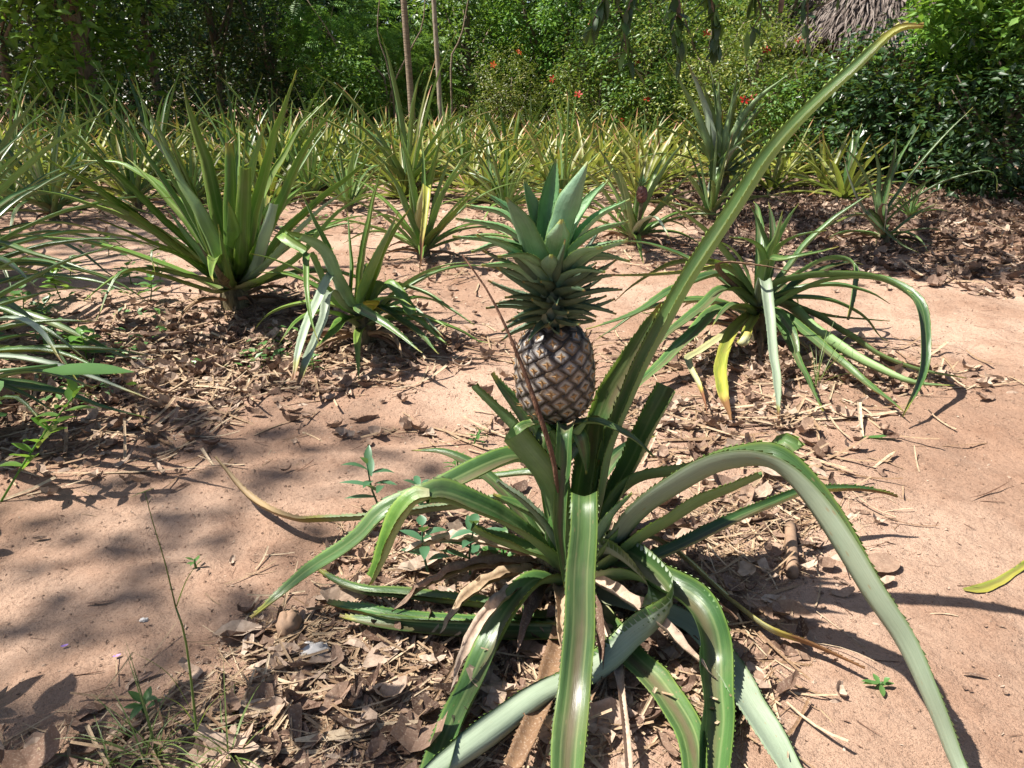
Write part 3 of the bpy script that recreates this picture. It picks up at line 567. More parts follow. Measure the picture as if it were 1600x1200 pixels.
# C: young plant left of the fruit
PC = plant((570, 535), 'young light green pineapple plant with two silvery bent leaves, left of the ripe fruit', [
    ([(548, 480, 2.74), (510, 385, 2.7), (470, 300, 2.68)], .055, {}), ([(560, 470, 2.74), (568, 390, 2.74), (582, 320, 2.76), (596, 262, 2.78)], .06, dict(mats=(LU, LU))),
    ([(548, 470, 2.74), (548, 400, 2.72), (542, 330, 2.72)], .036, {}), ([(575, 465, 2.68), (600, 390, 2.55), (640, 325, 2.5)], .062, dict(mats=(LU, LU))),
    ([(568, 460, 2.66), (590, 400, 2.5), (625, 330, 2.45)], .055, dict(mats=(YU, UN))), ([(540, 465, 2.6), (515, 410, 2.45), (490, 382, 2.4), (465, 372, 2.35)], .06, dict(trunc=True, mats=(CU, CN))),
    ([(540, 470, 2.7), (510, 400, 2.6), (478, 372, 2.5), (440, 366, 2.45), (478, 392, 2.4)], .04, dict(trunc=True)),
    ([(535, 465, 2.6), (520, 428, 2.5), (497, 470, 2.4), (475, 520, 2.25), (458, 592, 2.12)], .040, dict(mats=(SN, SN), widths=[.7, .8, .9, .9, .8, .3], label='silvery grey-green leaf bent down to the ground')),
    ([(540, 480, 2.62), (515, 455, 2.5), (505, 500, 2.38), (480, 560, 2.2), (468, 598, 2.12)], .038, dict(mats=(SN, SN), widths=[.7, .8, 1, .9, .8, .3], label='silvery grey-green leaf bent down to the ground')),
    ([(520, 470, 2.6), (485, 395, 2.5), (478, 440, 2.35), (486, 500, 2.25), (500, 540, 2.2)], .03, {}),
    ([(600, 450, 2.75), (650, 450, 2.7), (700, 480, 2.62), (741, 508, 2.55)], .04, dict(mats=(LU, UN))), ([(600, 440, 2.65), (635, 480, 2.55), (640, 490, 2.5)], .06, dict(trunc=True)),
    ([(590, 480, 2.65), (640, 510, 2.55), (685, 552, 2.4)], .045, dict(mats=(UP, YU))), ([(600, 480, 2.7), (650, 500, 2.62), (700, 540, 2.5)], .055, {}),
    ([(585, 475, 2.55), (560, 480, 2.45), (610, 510, 2.35), (660, 552, 2.25)], .045, dict(mats=(UP, YU))), ([(600, 470, 2.75), (640, 475, 2.72), (695, 530, 2.6)], .04, dict(mats=(SN, SN))),
    ([(540, 500, 2.6), (515, 525, 2.45), (492, 545, 2.38)], .055, {}),
    ], gen=fan(R, 14, .5, (15, 55), (40, 80)), seed=3, W=.042, mats=(LU, UN), dead=14, H_=.10, foot=.045)
# D: big upright plant at left
PD = plant((368, 478), 'tall upright pineapple plant with broad stiff leaves standing left of the centre', [
    ([(355, 400, 3.2), (320, 260, 3.15), (285, 128, 3.1)], .085, dict(mats=(LU, LU))), ([(385, 400, 3.2), (420, 250, 3.15), (463, 112, 3.1)], .085, dict(mats=(LU, LU))), ([(345, 400, 3.1), (270, 260, 3.05), (192, 160, 3.0)], .065, dict(mats=(SN, SN))),
    ([(340, 410, 3.05), (310, 330, 2.95), (262, 215, 2.9)], .07, {}), ([(335, 420, 3.0), (200, 290, 2.9), (62, 165, 2.85)], .076, dict(mats=(LU, LU))), ([(330, 430, 3.0), (170, 310, 2.85), (30, 222, 2.8)], .076, dict(mats=(LU, LU))),
    ([(330, 430, 3.05), (230, 350, 2.9), (120, 270, 2.8), (95, 260, 2.75)], .055, {}), ([(340, 430, 2.95), (240, 380, 2.8), (150, 340, 2.7)], .055, {}), ([(335, 440, 2.9), (210, 420, 2.7), (130, 470, 2.5)], .06, dict(mats=(LU, UN))),
    ([(363, 410, 3.05), (360, 330, 3.02), (360, 225, 3.0)], .065, dict(widths=[.8, 1, 1, .5], mats=(LU, LU))), ([(378, 410, 3.02), (381, 330, 2.98), (384, 262, 2.96)], .068, dict(trunc=True, mats=(LU, LU))),
    ([(350, 420, 3.0), (320, 350, 2.9), (275, 270, 2.9), (240, 200, 2.9)], .08, dict(mats=(LU, UN))), ([(390, 420, 3.1), (430, 340, 3.05), (480, 230, 3.0), (530, 160, 2.95)], .076, dict(mats=(LU, LU))), ([(392, 420, 3.2), (410, 300, 3.3), (425, 190, 3.4)], .06, dict(mats=(LU, UN))),
    ([(400, 430, 3.1), (460, 350, 3.0), (560, 265, 2.95), (590, 240, 2.9)], .076, dict(mats=(LU, LU))), ([(400, 430, 3.0), (450, 380, 2.9), (500, 330, 2.9), (550, 290, 2.9)], .06, dict(mats=(SN, SN))), ([(395, 430, 3.05), (415, 370, 2.95), (430, 320, 2.93)], .06, dict(trunc=True, mats=(SN, SN))),
    ([(400, 440, 2.9), (470, 400, 2.8), (530, 330, 2.8), (600, 300, 2.8)], .06, dict(mats=(LU, UN))), ([(345, 440, 2.95), (300, 380, 2.85), (255, 320, 2.8)], .06, dict(mats=(UP, CU))),
    ([(340, 440, 2.95), (280, 400, 2.8), (240, 390, 2.7), (243, 430, 2.65)], .04, {}), ([(350, 440, 2.85), (330, 410, 2.75), (310, 380, 2.72)], .06, dict(mats=(STEMB, STEMB))),
    ([(400, 445, 3.0), (440, 425, 2.9), (485, 440, 2.8)], .04, {}), ([(360, 440, 2.9), (350, 400, 2.82), (340, 350, 2.8)], .055, {}),
    ([(380, 440, 3.3), (400, 330, 3.5), (470, 200, 3.6), (520, 150, 3.65)], .06, dict(mats=(LU, UN))), ([(350, 440, 3.3), (290, 330, 3.5), (200, 260, 3.6), (130, 250, 3.65)], .06, dict(mats=(LU, UN))),
    ([(330, 455, 2.9), (250, 430, 2.75), (190, 425, 2.6), (150, 500, 2.45)], .04, {}),
    ], gen=fan(R, 22, .85, (25, 75), (10, 50)), seed=4, W=.072, mats=(UP, LU), gmats=(LU, UN), dead=8, H_=.09, foot=.06)
PE = plant((662, 402), 'yellow-green pineapple plant with one leaf half yellow and brown, just behind the young plant', [
    ([(660, 350, 4.3), (672, 290, 4.25), (690, 205, 4.2)], .065, dict(mats=(LU, LU))), ([(655, 350, 4.2), (660, 320, 4.05), (668, 290, 3.95), (662, 350, 3.8), (655, 430, 3.7)], .055, dict(mats=(YU, YN), label='leaf bent over and turning yellow and brown')),
    ([(645, 350, 4.2), (620, 290, 4.1), (592, 252, 4.0)], .055, dict(mats=(LU, PN))), ([(675, 350, 4.2), (700, 290, 4.1), (745, 245, 4.0)], .055, dict(mats=(LU, PN))), ([(675, 370, 4.2), (705, 340, 4.0), (750, 290, 3.9)], .065, dict(mats=(LU, LU))),
    ([(648, 360, 4.3), (640, 270, 4.2), (622, 190, 4.2)], .065, dict(mats=(LU, LU)))],
    gen=fan(R, 20, .75, (20, 80), (15, 60)), seed=5, W=.05, mats=(LU, PN), gmats=(LU, PN), dead=5)
PF = plant((990, 382), 'pineapple plant bearing a small reddish young fruit behind the crown of the ripe one', [
    ([(1000, 340, 4.6), (1040, 260, 4.5), (1085, 205, 4.45)], .06, {}), ([(985, 340, 4.5), (965, 280, 4.4), (930, 225, 4.35)], .06, {}), ([(985, 340, 4.4), (975, 290, 4.3), (960, 262, 4.25), (945, 290, 4.2)], .05, {}), ([(1000, 350, 4.3), (1025, 340, 4.1), (1050, 380, 3.9)], .05, dict(mats=(SN, SN)))],
    gen=fan(R, 18, .7, (12, 75), (25, 75)), seed=6, W=.056, mats=(LU, UN), dead=8)
PGp = plant((1125, 300), 'tall blue-green pineapple plant standing above the others against the flowering shrubs', [
    ([(1118, 240, 7.0), (1100, 160, 7.0), (1070, 92, 7.0)], .11, dict(mats=(SN, SN))), ([(1110, 240, 6.9), (1085, 170, 6.9), (1045, 98, 6.9)], .11, {}), ([(1135, 240, 7.0), (1170, 170, 7.0), (1237, 112, 7.0)], .10, {}),
    ([(1130, 240, 7.0), (1140, 180, 7.0), (1160, 125, 7.0)], .09, {}), ([(1122, 240, 7.0), (1123, 170, 7.0), (1124, 115, 7.0)], .09, {}), ([(1130, 250, 6.8), (1170, 215, 6.6), (1205, 190, 6.5)], .09, {}), ([(1135, 250, 6.6), (1155, 230, 6.4), (1175, 260, 6.3)], .09, dict(mats=(SN, SN))),
    ([(1120, 260, 6.6), (1110, 290, 6.3), (1100, 325, 6.1)], .09, dict(mats=(SN, SN)))],
    gen=fan(R, 24, 1.0, (15, 80), (10, 80)), seed=7, W=.085, dead=6, H_=.2, foot=.08)
PH = plant((1378, 385), 'slender pineapple plant with thin leaves standing in the brown mulch at right', [
    ([(1370, 330, 4.7), (1350, 270, 4.7), (1302, 205, 4.7)], .045, {}), ([(1372, 330, 4.6), (1372, 260, 4.6), (1358, 215, 4.6)], .05, dict(mats=(FU, UN))), ([(1380, 330, 4.7), (1400, 260, 4.7), (1437, 195, 4.7)], .045, {}),
    ([(1385, 330, 4.7), (1450, 240, 4.7), (1520, 168, 4.7)], .045, {}), ([(1385, 335, 4.6), (1440, 290, 4.5), (1500, 252, 4.4)], .04, {}), ([(1390, 340, 4.6), (1460, 290, 4.5), (1530, 267, 4.4), (1556, 275, 4.35), (1558, 300, 4.35)], .035, {}),
    ([(1378, 320, 4.8), (1395, 250, 4.8), (1402, 200, 4.8)], .045, {}), ([(1360, 345, 4.6), (1330, 290, 4.6), (1318, 240, 4.6)], .035, dict(mats=(SN, SN))), ([(1370, 350, 4.4), (1340, 335, 4.3), (1290, 355, 4.2), (1230, 372, 4.1)], .04, dict(mats=(FU, YN))),
    ([(1375, 330, 4.4), (1385, 320, 4.3), (1382, 360, 4.2)], .03, dict(mats=(STRAW, STRAW))), ([(1370, 340, 4.4), (1355, 330, 4.3), (1400, 375, 4.2), (1435, 395, 4.1)], .035, {})],
    gen=fan(R, 9, .4, (5, 50), (30, 80)), seed=8, W=.035, dead=6)
# plants growing beyond the left edge and the shaded right
PI_ = plant(Vector((-2.75, 3.9, .0)), 'grey-green pineapple plant at the left edge in the middle distance', [
    ([(-20, 300, 3.85), (10, 220, 3.8), (72, 135, 3.75)], .06, {}), ([(-20, 320, 3.7), (30, 270, 3.6), (110, 210, 3.5), (150, 240, 3.45)], .05, {})],
    gen=fan(R, 30, 1.05, (15, 75), (40, 100)), seed=9, W=.05, dead=6, H_=.15)
PJ = plant(Vector((-2.2, 2.75, .0)), 'dark green low pineapple plant with drooping leaves spilling in from the left edge', [
    ([(-40, 380, 2.8), (60, 400, 2.6), (170, 430, 2.5)], .05, {}), ([(-40, 420, 2.7), (50, 405, 2.55), (120, 425, 2.4)], .05, {})],
    gen=fan(R, 26, 1.1, (5, 60), (25, 75), (-100, 130)), seed=10, W=.062, dead=6, H_=.15)
PK = plant(Vector((-1.72, 1.9, .0)), 'nearer pineapple plant reaching in low from the left edge with long dark leaves', [
    ([(-60, 560, 1.85), (60, 545, 1.8), (180, 585, 1.75)], .045, dict(mats=(UP, YU))), ([(-60, 520, 1.9), (40, 500, 1.85), (100, 570, 1.75)], .045, dict(mats=(SN, SN))), ([(-60, 560, 1.8), (80, 570, 1.72), (245, 628, 1.62)], .04, dict(mats=(SN, SN))),
    ([(-60, 600, 1.8), (60, 580, 1.75), (150, 608, 1.68)], .045, {}), ([(-60, 640, 1.7), (20, 620, 1.66), (70, 665, 1.6)], .04, {}), ([(-60, 480, 2.0), (60, 510, 1.95), (130, 560, 1.85)], .045, {})],
    gen=fan(R, 20, .75, (5, 45), (30, 60), (-60, 120)), seed=11, W=.052, dead=4, H_=.12)
PL = plant((1490, 262), 'dim blue-green pineapple plant growing in the shade below the right-hand shrubs', [
    ([(1492, 230, 8), (1470, 190, 8), (1410, 168, 8)], .08, {}), ([(1495, 225, 8), (1510, 180, 8), (1528, 150, 8)], .08, {}), ([(1500, 235, 7.8), (1550, 240, 7.5), (1605, 280, 7.2)], .08, {}), ([(1500, 240, 7.5), (1540, 270, 7), (1600, 300, 6.8)], .08, {})],
    gen=fan(R, 14, .9, (10, 70), (30, 90)), seed=12, W=.06, dead=2)

# the middle rows: copied prototypes with leaf parts
def proto(seed, n, L_, mats, W, el=(15, 80), dr=(15, 75)):
    rs = random.Random(seed); root = empty('pineapple_plant', (0, 0, 0))
    for i, (az, e, l_, d) in enumerate(fan(rs, n, L_, el, dr)):
        a = math.radians(az); pts = arc(a, e, l_, d, b=(0, 0, rs.uniform(.03, .10)), n=6, r0=.02, sway=rs.uniform(-.25, .25))
        m = mats[0] if rs.random() < .7 else mats[1]
        link('leaf', leaf_mesh('leaf', pts, W * rs.uniform(.8, 1.1), r=(math.cos(a), math.sin(a), 0), ns=11, nc=3 if 0 else 2, fold=.7, taper=.25, mats=m, seed=seed * 99 + i, ground=False), root)
    for i in range(4):
        a = rs.uniform(0, 6.28); pts = arc(a, 20, .3, 60, b=(0, 0, .04), n=4, r0=.03)
        link('leaf', leaf_mesh('leaf', pts, .03, r=(math.cos(a), math.sin(a), 0), ns=7, nc=2, fold=.9, mats=(DRY, DRY), seed=i, ground=False), root)['label'] = 'dry brown leaf at the foot'
    tube_obj('stem_base', [(0, 0, -.04), (0, 0, .06), (0, 0, .12)], [.04, .04, .02], STEMB, root, n=7)
    return root
protos = [proto(31, 26, .95, ((LU, UN), (FU, PN)), .056), proto(32, 24, .8, ((LU, UN), (FU, UN)), .05, (20, 85), (10, 60)), proto(33, 22, .7, ((LU, PN), (FU, PN)), .05, (25, 85), (10, 50)), proto(34, 28, 1.0, ((UP, UN), (FU, PN)), .055, (15, 80), (20, 80))]
mids = [((545, 328), 2, .72, 'light green pineapple plant just above the young plant, in front of the rows'), ((880, 315), 1, .72, 'pineapple plant half hidden right behind the ripe crown'), ((790, 335), 0, .6, 'low pineapple plant immediately left of the ripe crown tip'), ((300, 325), 2, .8, 'light green pineapple plant showing through the tall upright plant'), ((20, 330), 2, .8, 'light green pineapple plant at the very left border, beyond the low dark one'),
        ((85, 345), 3, .8, 'grey-green pineapple plant low between the left edge and the tall upright plant'), ((215, 330), 1, .8, 'pineapple plant just behind the left leaves of the tall upright plant'), ((485, 318), 2, .8, 'light green pineapple plant in the gap right of the tall upright plant'),
        ((725, 285), 1, .8, 'pineapple plant rising between the half brown leaf and the ripe crown'), ((530, 262), 3, .85, 'grey-green pineapple plant above and left of the half brown leaf plant'), ((850, 262), 0, .7, 'olive pineapple plant peeking over the tip of the ripe crown'), ((380, 300), 3, .85, 'pineapple plant hidden behind the stiff upright leaves'),
        ((130, 262), 3, 1.0, 'grey-green pineapple plant in the third row from the left border'), ((1175, 262), 1, .6, 'pineapple plant at the right foot of the tall blue-green one'), ((615, 262), 2, .9, 'yellow-green pineapple plant under the browner slim trunk'),
        ((590, 235), 1, .85, 'pineapple plant at the edge of the field, left of the slim trunks'), ((685, 238), 3, .8, 'pineapple plant at the edge of the field below the paler slim trunk'), ((745, 232), 0, .85, 'olive pineapple plant at the field edge under the orange-flowered shrub'),
        ((830, 235), 3, .85, 'grey-green pineapple plant at the field edge above the ripe crown'), ((925, 240), 1, .8, 'pineapple plant at the field edge under the red-flowered shrub'), ((300, 245), 2, .95, 'yellow-green pineapple plant at the field edge behind the tall upright plant'), ((430, 240), 3, .9, 'large pineapple plant at the field edge right of the tall upright plant'),
        ((60, 262), 1, 1.0, 'green pineapple plant at the field edge near the left border'), ((1060, 232), 0, .75, 'pineapple plant tucked left of the tall blue-green one at the field edge'), ((1290, 232), 0, .7, 'pineapple plant at the field edge beside the large olive shrub'), ((410, 355), 2, .6, 'low pineapple offshoot between the tall plant and the young plant'),
        ((445, 300), 0, 1.0, 'olive pineapple plant behind the right leaves of the tall upright plant'), ((640, 308), 3, 1.05, 'full grey-green pineapple plant with long splayed leaves in the middle of the picture'),
        ((798, 282), 0, .9, 'pineapple plant straight above the ripe crown with thin leaves'), ((885, 262), 1, 1.0, 'upright pineapple plant beyond the ripe crown, to its right'),
        ((775, 312), 2, .62, 'small bright green pineapple plant left of the ripe crown'), ((560, 285), 1, .85, 'mid-distance pineapple plant above the young plant'), ((945, 272), 0, .85, 'pineapple plant in the second row behind the young red fruit'),
        ((250, 290), 3, .95, 'olive pineapple plant seen through the leaves of the tall upright plant'), ((120, 300), 1, .9, 'grey-green pineapple plant in the gap at the left of the tall upright plant'), ((700, 262), 1, .9, 'pineapple plant left of the one above the ripe crown'),
        ((500, 262), 0, .95, 'yellowish pineapple plant left of the mid-distance pair'), ((1010, 262), 2, .9, 'yellowish pineapple plant left of the tall blue-green plant'), ((1235, 250), 2, .8, 'small yellowish pineapple plant behind the long leaning leaf'), ((1110, 345), 1, .7, 'leafy pineapple plant crouching in front of the tall blue-green one'),
        ((180, 262), 0, 1.0, 'yellow-green pineapple plant left of the tall plant in the third row'), ((360, 270), 1, 1.0, 'green pineapple plant directly behind the tall upright plant'), ((20, 290), 3, 1.0, 'dark pineapple plant behind the one at the left edge'), ((1420, 345), 2, .32, 'tiny pineapple seedling in the mulch beside the slender plant'), ((870, 300), 2, .5, 'small pineapple sprout right behind the ripe crown')]
used = set()
for (px, py), k_, sc_, lab in mids:
    p = protos[k_] if k_ not in used else copy_tree(protos[k_]); used.add(k_)
    p.location = G(px, py); p.rotation_euler.z = R.uniform(0, 6.28); sc_ *= 1.22; p.scale = (sc_, sc_, sc_ * R.uniform(.9, 1.05)); tag(p, lab, 'pineapple plant', 'pineapple plants in the middle rows')
# fruits on some plants
def young_fruit(root, loc, r_, h_, m, crown_m):
    V = []; Fc = []; nr, na = 9, 12
    for i in range(nr + 1):
        t = i / nr; rr = r_ * (max(.0, 1 - abs(2 * t - 1) ** 2.4)) ** .5 + .001
        for j in range(na):
            a = 2 * PI * (j + .5 * (i % 2)) / na; q = rr * (1 + .12 * ((i + j) % 2)); V.append(Vector((math.cos(a) * q, math.sin(a) * q, t * h_)))
    for i in range(nr):
        for j in range(na): Fc.append((i * na + j, i * na + (j + 1) % na, (i + 1) * na + (j + 1) % na, (i + 1) * na + j))
    f = link('fruit', mesh_py('fruit', V, Fc, [m], False), root, loc)
    tube_obj('stalk', [(loc[0] * .3, loc[1] * .3, .03), (loc[0] * .8, loc[1] * .8, loc[2] * .6), (loc[0], loc[1], loc[2] + .01)], [.014, .012, .012], STEMB, root, n=7)
    for i in range(12):
        a = i * 2.4; pts = arc(a, 30 + i * 4, r_ * (1.5 + i * .06), 10, b=(0, 0, h_ * .97), n=3, r0=.004)
        link('crown_leaf', leaf_mesh('crown_leaf', pts, r_ * .45, r=(math.cos(a), math.sin(a), 0), ns=5, nc=2, mats=(crown_m, crown_m), two=True, ground=False), f)
young_fruit(PF, (A(1002, 318, 4.45) - PF.location), .030, .10, PINKY, CU)
for nm, fx in ((2, .4), (3, .4)):
    pass

# ------------------------------------------------------------------ scatter helper (many small real pieces)
def scatter(name, tv, tf, M, Tt, mats, smooth=False, uv=False):
    tv = np.asarray(tv, float); tf = np.asarray(tf); n = len(Tt)
    Vv = np.einsum('nij,kj->nki', M, tv) + Tt[:, None, :]
    Ff = tf[None] + (np.arange(n) * len(tv))[:, None, None]
    return mesh_np(name, Vv.reshape(-1, 3), Ff.reshape(-1, tf.shape[1]), mats, smooth=smooth)
def frames(d, n):
    d = d / np.linalg.norm(d, axis=1, keepdims=True); y = np.cross(n, d); y /= np.linalg.norm(y, axis=1, keepdims=True) + 1e-9; z = np.cross(d, y); return np.stack([d, y, z], 2)
def piece(L=1.0, W=.4, curl=1.0, bend=.6, nx_=5, ny=2, point=True, rs=random):
    "unit dry leaf, curled across and bent along; quads"
    V = []; 
    for i in range(nx_ + 1):
        s = i / nx_; hw = W / 2 * (math.sin(PI * min(max(s, .04), .97)) ** .6 if point else 1 - .3 * s)
        ang = bend * (s - .5) * 2; x = math.sin(ang) / max(abs(bend), .05) * .5 if bend else s - .5; z0 = (1 - math.cos(ang)) / max(abs(bend), .05) * .5
        for j in range(ny + 1):
            u = 2 * j / ny - 1; a = curl * u; V.append((x * L, math.sin(a) / max(curl, .1) * hw, z0 * L + (1 - math.cos(a)) / max(curl, .1) * hw))
    Fc = [(i * (ny + 1) + j, (i + 1) * (ny + 1) + j, (i + 1) * (ny + 1) + j + 1, i * (ny + 1) + j + 1) for i in range(nx_) for j in range(ny)]
    V = np.array(V); V[:, 2] += rs.uniform(-.02, .02); return V, np.array(Fc)
ghv = np.vectorize(gh)
def litter(name, P, size, W, mats, label, nvar=9, flatness=.35, straight=False, curl=(.4, 1.6), lift=.0):
    "P: Nx2 positions. one stuff object"
    n = len(P); z = ghv(P[:, 0], P[:, 1]); sets = []
    a = RS.uniform(0, 2 * PI, n); d = np.stack([np.cos(a), np.sin(a), RS.normal(0, flatness * .6, n)], 1); nn = np.stack([RS.normal(0, flatness, n), RS.normal(0, flatness, n), np.where(RS.rand(n) < .7, 1, -1)], 1)
    M = frames(d, nn); sz = size[0] + (size[1] - size[0]) * RS.rand(n) ** 1.6; M = M * sz[:, None, None]
    Tt = np.stack([P[:, 0], P[:, 1], z + .001 + np.abs(M[:, 2, 0]) * .35 + lift * RS.rand(n)], 1)
    Vs, Fs, off = [], [], 0; idx = np.arange(n) % nvar; rs = random.Random(len(name) + n)
    for v in range(nvar):
        tv, tf = piece(1, W * rs.uniform(.5, 1.5), rs.uniform(*curl), rs.uniform(-.4, 1.8) if not straight else rs.uniform(.0, .35), nx_=5 if not straight else 4, ny=2, point=(not straight) and v % 6 != 2, rs=rs)
        if not straight: tv = tv + np.array([[0, rs.uniform(-.05, .05), rs.uniform(-.05, .05)] for _ in tv])
        mm = M[idx == v]; tt = Tt[idx == v]; VV = (np.einsum('nij,kj->nki', mm, tv) + tt[:, None, :]).reshape(-1, 3); FF = (tf[None] + (np.arange(len(tt)) * len(tv))[:, None, None]).reshape(-1, 4) + off
        Vs.append(VV); Fs.append(FF); off += len(VV)
    V = np.concatenate(Vs); o = link(name, mesh_np(name, V, np.concatenate(Fs), mats, smooth=False)); return tag(o, label, 'litter', kind='stuff')
def blobs(spec, avoid=True):
    out = []
    for px, py, sx, sy, n in spec:
        c = G(px, py); out.append(np.stack([RS.normal(c.x, sx, n), RS.normal(c.y, sy, n)], 1))
    return np.concatenate(out)
# litter fields (world-space clumps round the plants)
near = [(640, 1000, .13, .06, 300), (830, 1010, .14, .07, 300), (980, 1000, .13, .08, 260), (760, 890, .15, .08, 260), (1110, 850, .13, .10, 260), (520, 1120, .13, .05, 120), (850, 1130, .13, .05, 170), (1120, 1080, .05, .05, 50), (720, 830, .15, .07, 90),
        (400, 1110, .12, .05, 60), (280, 1180, .22, .03, 110), (440, 1000, .06, .04, 50), (1230, 800, .10, .07, 90)]
mid_ = [(1180, 560, .28, .15, 480), (1380, 590, .25, .08, 110), (1130, 645, .22, .07, 170), (570, 540, .22, .13, 300), (330, 550, .38, .18, 700), (170, 600, .32, .2, 500), (60, 690, .3, .12, 160), (370, 490, .4, .25, 380), (1120, 720, .2, .07, 110), (690, 420, .4, .3, 160), (1000, 390, .4, .4, 320), (900, 340, 1, .6, 320),
        (1000, 670, .3, .03, 110), (690, 660, .3, .06, 30), (430, 600, .25, .06, 110)]
P = blobs([(a, b, c, d, int(n * .55)) for a, b, c, d, n in near]); litter('fallen_leaf_litter', P, (.02, .055), .42, [DRY], 'curled dry brown leaf litter heaped under the large fruiting plant', flatness=.38)
P = blobs([(a, b, c, d, int(n * .09)) for a, b, c, d, n in near]); litter('fallen_leaf_litter', P, (.05, .10), .46, [DRY], 'larger curled dead leaves lying on the litter under the large plant', flatness=.3, curl=(.3, 1.3), lift=.01)
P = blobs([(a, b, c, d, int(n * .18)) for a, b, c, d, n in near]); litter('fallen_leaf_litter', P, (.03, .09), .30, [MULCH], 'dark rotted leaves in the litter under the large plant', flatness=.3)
P = blobs([(a, b, c, d, int(n * 2.6)) for a, b, c, d, n in near]); litter('straw_litter', P, (.015, .12), .045, [STRAW], 'straw-coloured strips and fibres mixed in the litter under the large plant', straight=True, curl=(.2, 1.2), flatness=.25)
P = blobs([(a, b, c, d, int(n * 3.5)) for a, b, c, d, n in near + mid_]); litter('crumb_litter', P, (.003, .014), .5, [DRY], 'small crumbs of broken leaves on the soil', flatness=.5)
P = blobs([(a, b, c, d, int(n * .7)) for a, b, c, d, n in mid_]); litter('fallen_leaf_litter', P, (.03, .09), .38, [DRY], 'dry leaf litter round the feet of the middle plants', flatness=.4)
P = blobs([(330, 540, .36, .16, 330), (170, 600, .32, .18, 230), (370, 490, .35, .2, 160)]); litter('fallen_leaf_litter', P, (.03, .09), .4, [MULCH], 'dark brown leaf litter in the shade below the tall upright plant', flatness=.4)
P = blobs([(a, b, c, d, int(n * 1.2)) for a, b, c, d, n in mid_]); litter('straw_litter', P, (.03, .22), .05, [STRAW], 'long straw strips lying round the middle plants', straight=True, curl=(.2, 1.2), flatness=.18)
# mulch on the shaded right
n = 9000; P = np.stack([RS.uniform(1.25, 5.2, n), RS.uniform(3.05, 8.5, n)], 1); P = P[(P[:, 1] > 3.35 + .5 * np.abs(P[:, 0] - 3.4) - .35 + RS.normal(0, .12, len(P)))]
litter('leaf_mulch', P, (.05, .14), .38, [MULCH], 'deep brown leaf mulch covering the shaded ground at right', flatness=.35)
P2 = P[RS.rand(len(P)) < .35] + RS.normal(0, .05, (int(1), 2)); litter('leaf_mulch', P2, (.05, .12), .38, [DRY], 'paler dry leaves mixed through the brown mulch at right', flatness=.4)
P3 = P[RS.rand(len(P)) < .3]; litter('straw_litter', P3 + .03, (.08, .3), .05, [STRAW], 'straw strips lying on the brown mulch at right', straight=True, flatness=.2)
n = 7000; P = np.stack([RS.uniform(-9, 5, n), RS.uniform(5, 16, n)], 1); litter('fallen_leaf_litter', P, (.06, .16), .38, [DRY], 'dry leaves strewn between the far rows', flatness=.4)
n = 9000; P = np.stack([RS.uniform(-2.2, 2.4, n), RS.uniform(.6, 4.6, n)], 1); litter('crumb_litter', P, (.003, .012), .5, [DRY, ], 'tiny crumbs sprinkled over the open soil', flatness=.5)
n = 900; P = np.stack([RS.uniform(-2.0, 2.2, n), RS.uniform(.7, 4.6, n)], 1); litter('straw_litter', P, (.012, .06), .05, [TWIG], 'short dark twigs and fibres sprinkled over the open soil', straight=True, flatness=.15)
# pebbles and clods of soil
n = 11000; P = np.stack([RS.uniform(-1.9, 2.1, n), RS.uniform(.65, 3.4, n)], 1); z = ghv(P[:, 0], P[:, 1]); sz = .0012 + .0035 * RS.rand(n) ** 3
ov = np.array([(1, 0, 0), (-.9, .1, 0), (0, 1, .1), (.1, -1, 0), (0, 0, .8), (0, .1, -.6)]); of = np.array([(0, 2, 4), (2, 1, 4), (1, 3, 4), (3, 0, 4), (2, 0, 5), (1, 2, 5), (3, 1, 5), (0, 3, 5)])
a = RS.uniform(0, 6.28, n); M = frames(np.stack([np.cos(a), np.sin(a), RS.normal(0, .2, n)], 1), np.tile([[0, 0, 1.]], (n, 1))) * sz[:, None, None]
tag(link('soil_clods', scatter('soil_clods', ov, of, M, np.stack([P[:, 0], P[:, 1], z + sz * .2], 1), [SOIL])), 'small clods of red soil', 'soil', kind='stuff')

# ------------------------------------------------------------------ single fallen things
def dead_leaf(px, py, L_, W_, rz, m, label, group=None, curl=1.0, bend=.5, name='dry_leaf', lift=.004, cat='dry leaf', tilt=0):
    tv, tf = piece(L_, W_, curl, bend, 8, 4, True, random.Random(int(px * py))); p = G(px, py)
    rs = random.Random(int(px + py)); tv = [Vector(v) for v in tv]
    for v in tv: v.z += .12 * W_ * noise.noise(v * 40 + Vector((px, py, 0)))
    zmin = min(v.z for v in tv)
    V = [(v.x, v.y, v.z - zmin) for v in tv]; o = link(name, mesh_py(name, V, [tuple(int(x) for x in f) for f in tf], [m])); o.location = (p.x, p.y, p.z + lift); o.rotation_euler = (tilt, 0, math.radians(rz)); return tag(o, label, cat, group)
tube_r = [(1233, 830), (1235, 905)]
p0, p1 = G(1236, 912), G(1234, 828)
rl = tube_obj('rolled_leaf', [p0 + Vector((0, 0, .012)), (p0 + p1) / 2 + Vector((0, 0, .015)), p1 + Vector((0, 0, .016))], [.011, .012, .011], HUSK, n=12); tag(rl, 'brown dry leaf rolled into a tube, lying under the great arching leaf', 'dry leaf')
dead_leaf(1372, 895, .085, .065, 20, DRY, 'flat pale brown dry leaf on the open soil right of the rolled tube', curl=.3, bend=.15)
dead_leaf(600, 1035, .09, .045, 60, DRY, 'torn pale tan dry leaf below the white fluff', curl=.5, bend=.3)
dead_leaf(700, 1050, .10, .03, 110, DRY, 'long curled dry leaf right of the torn tan leaf', curl=1.3, bend=.4)
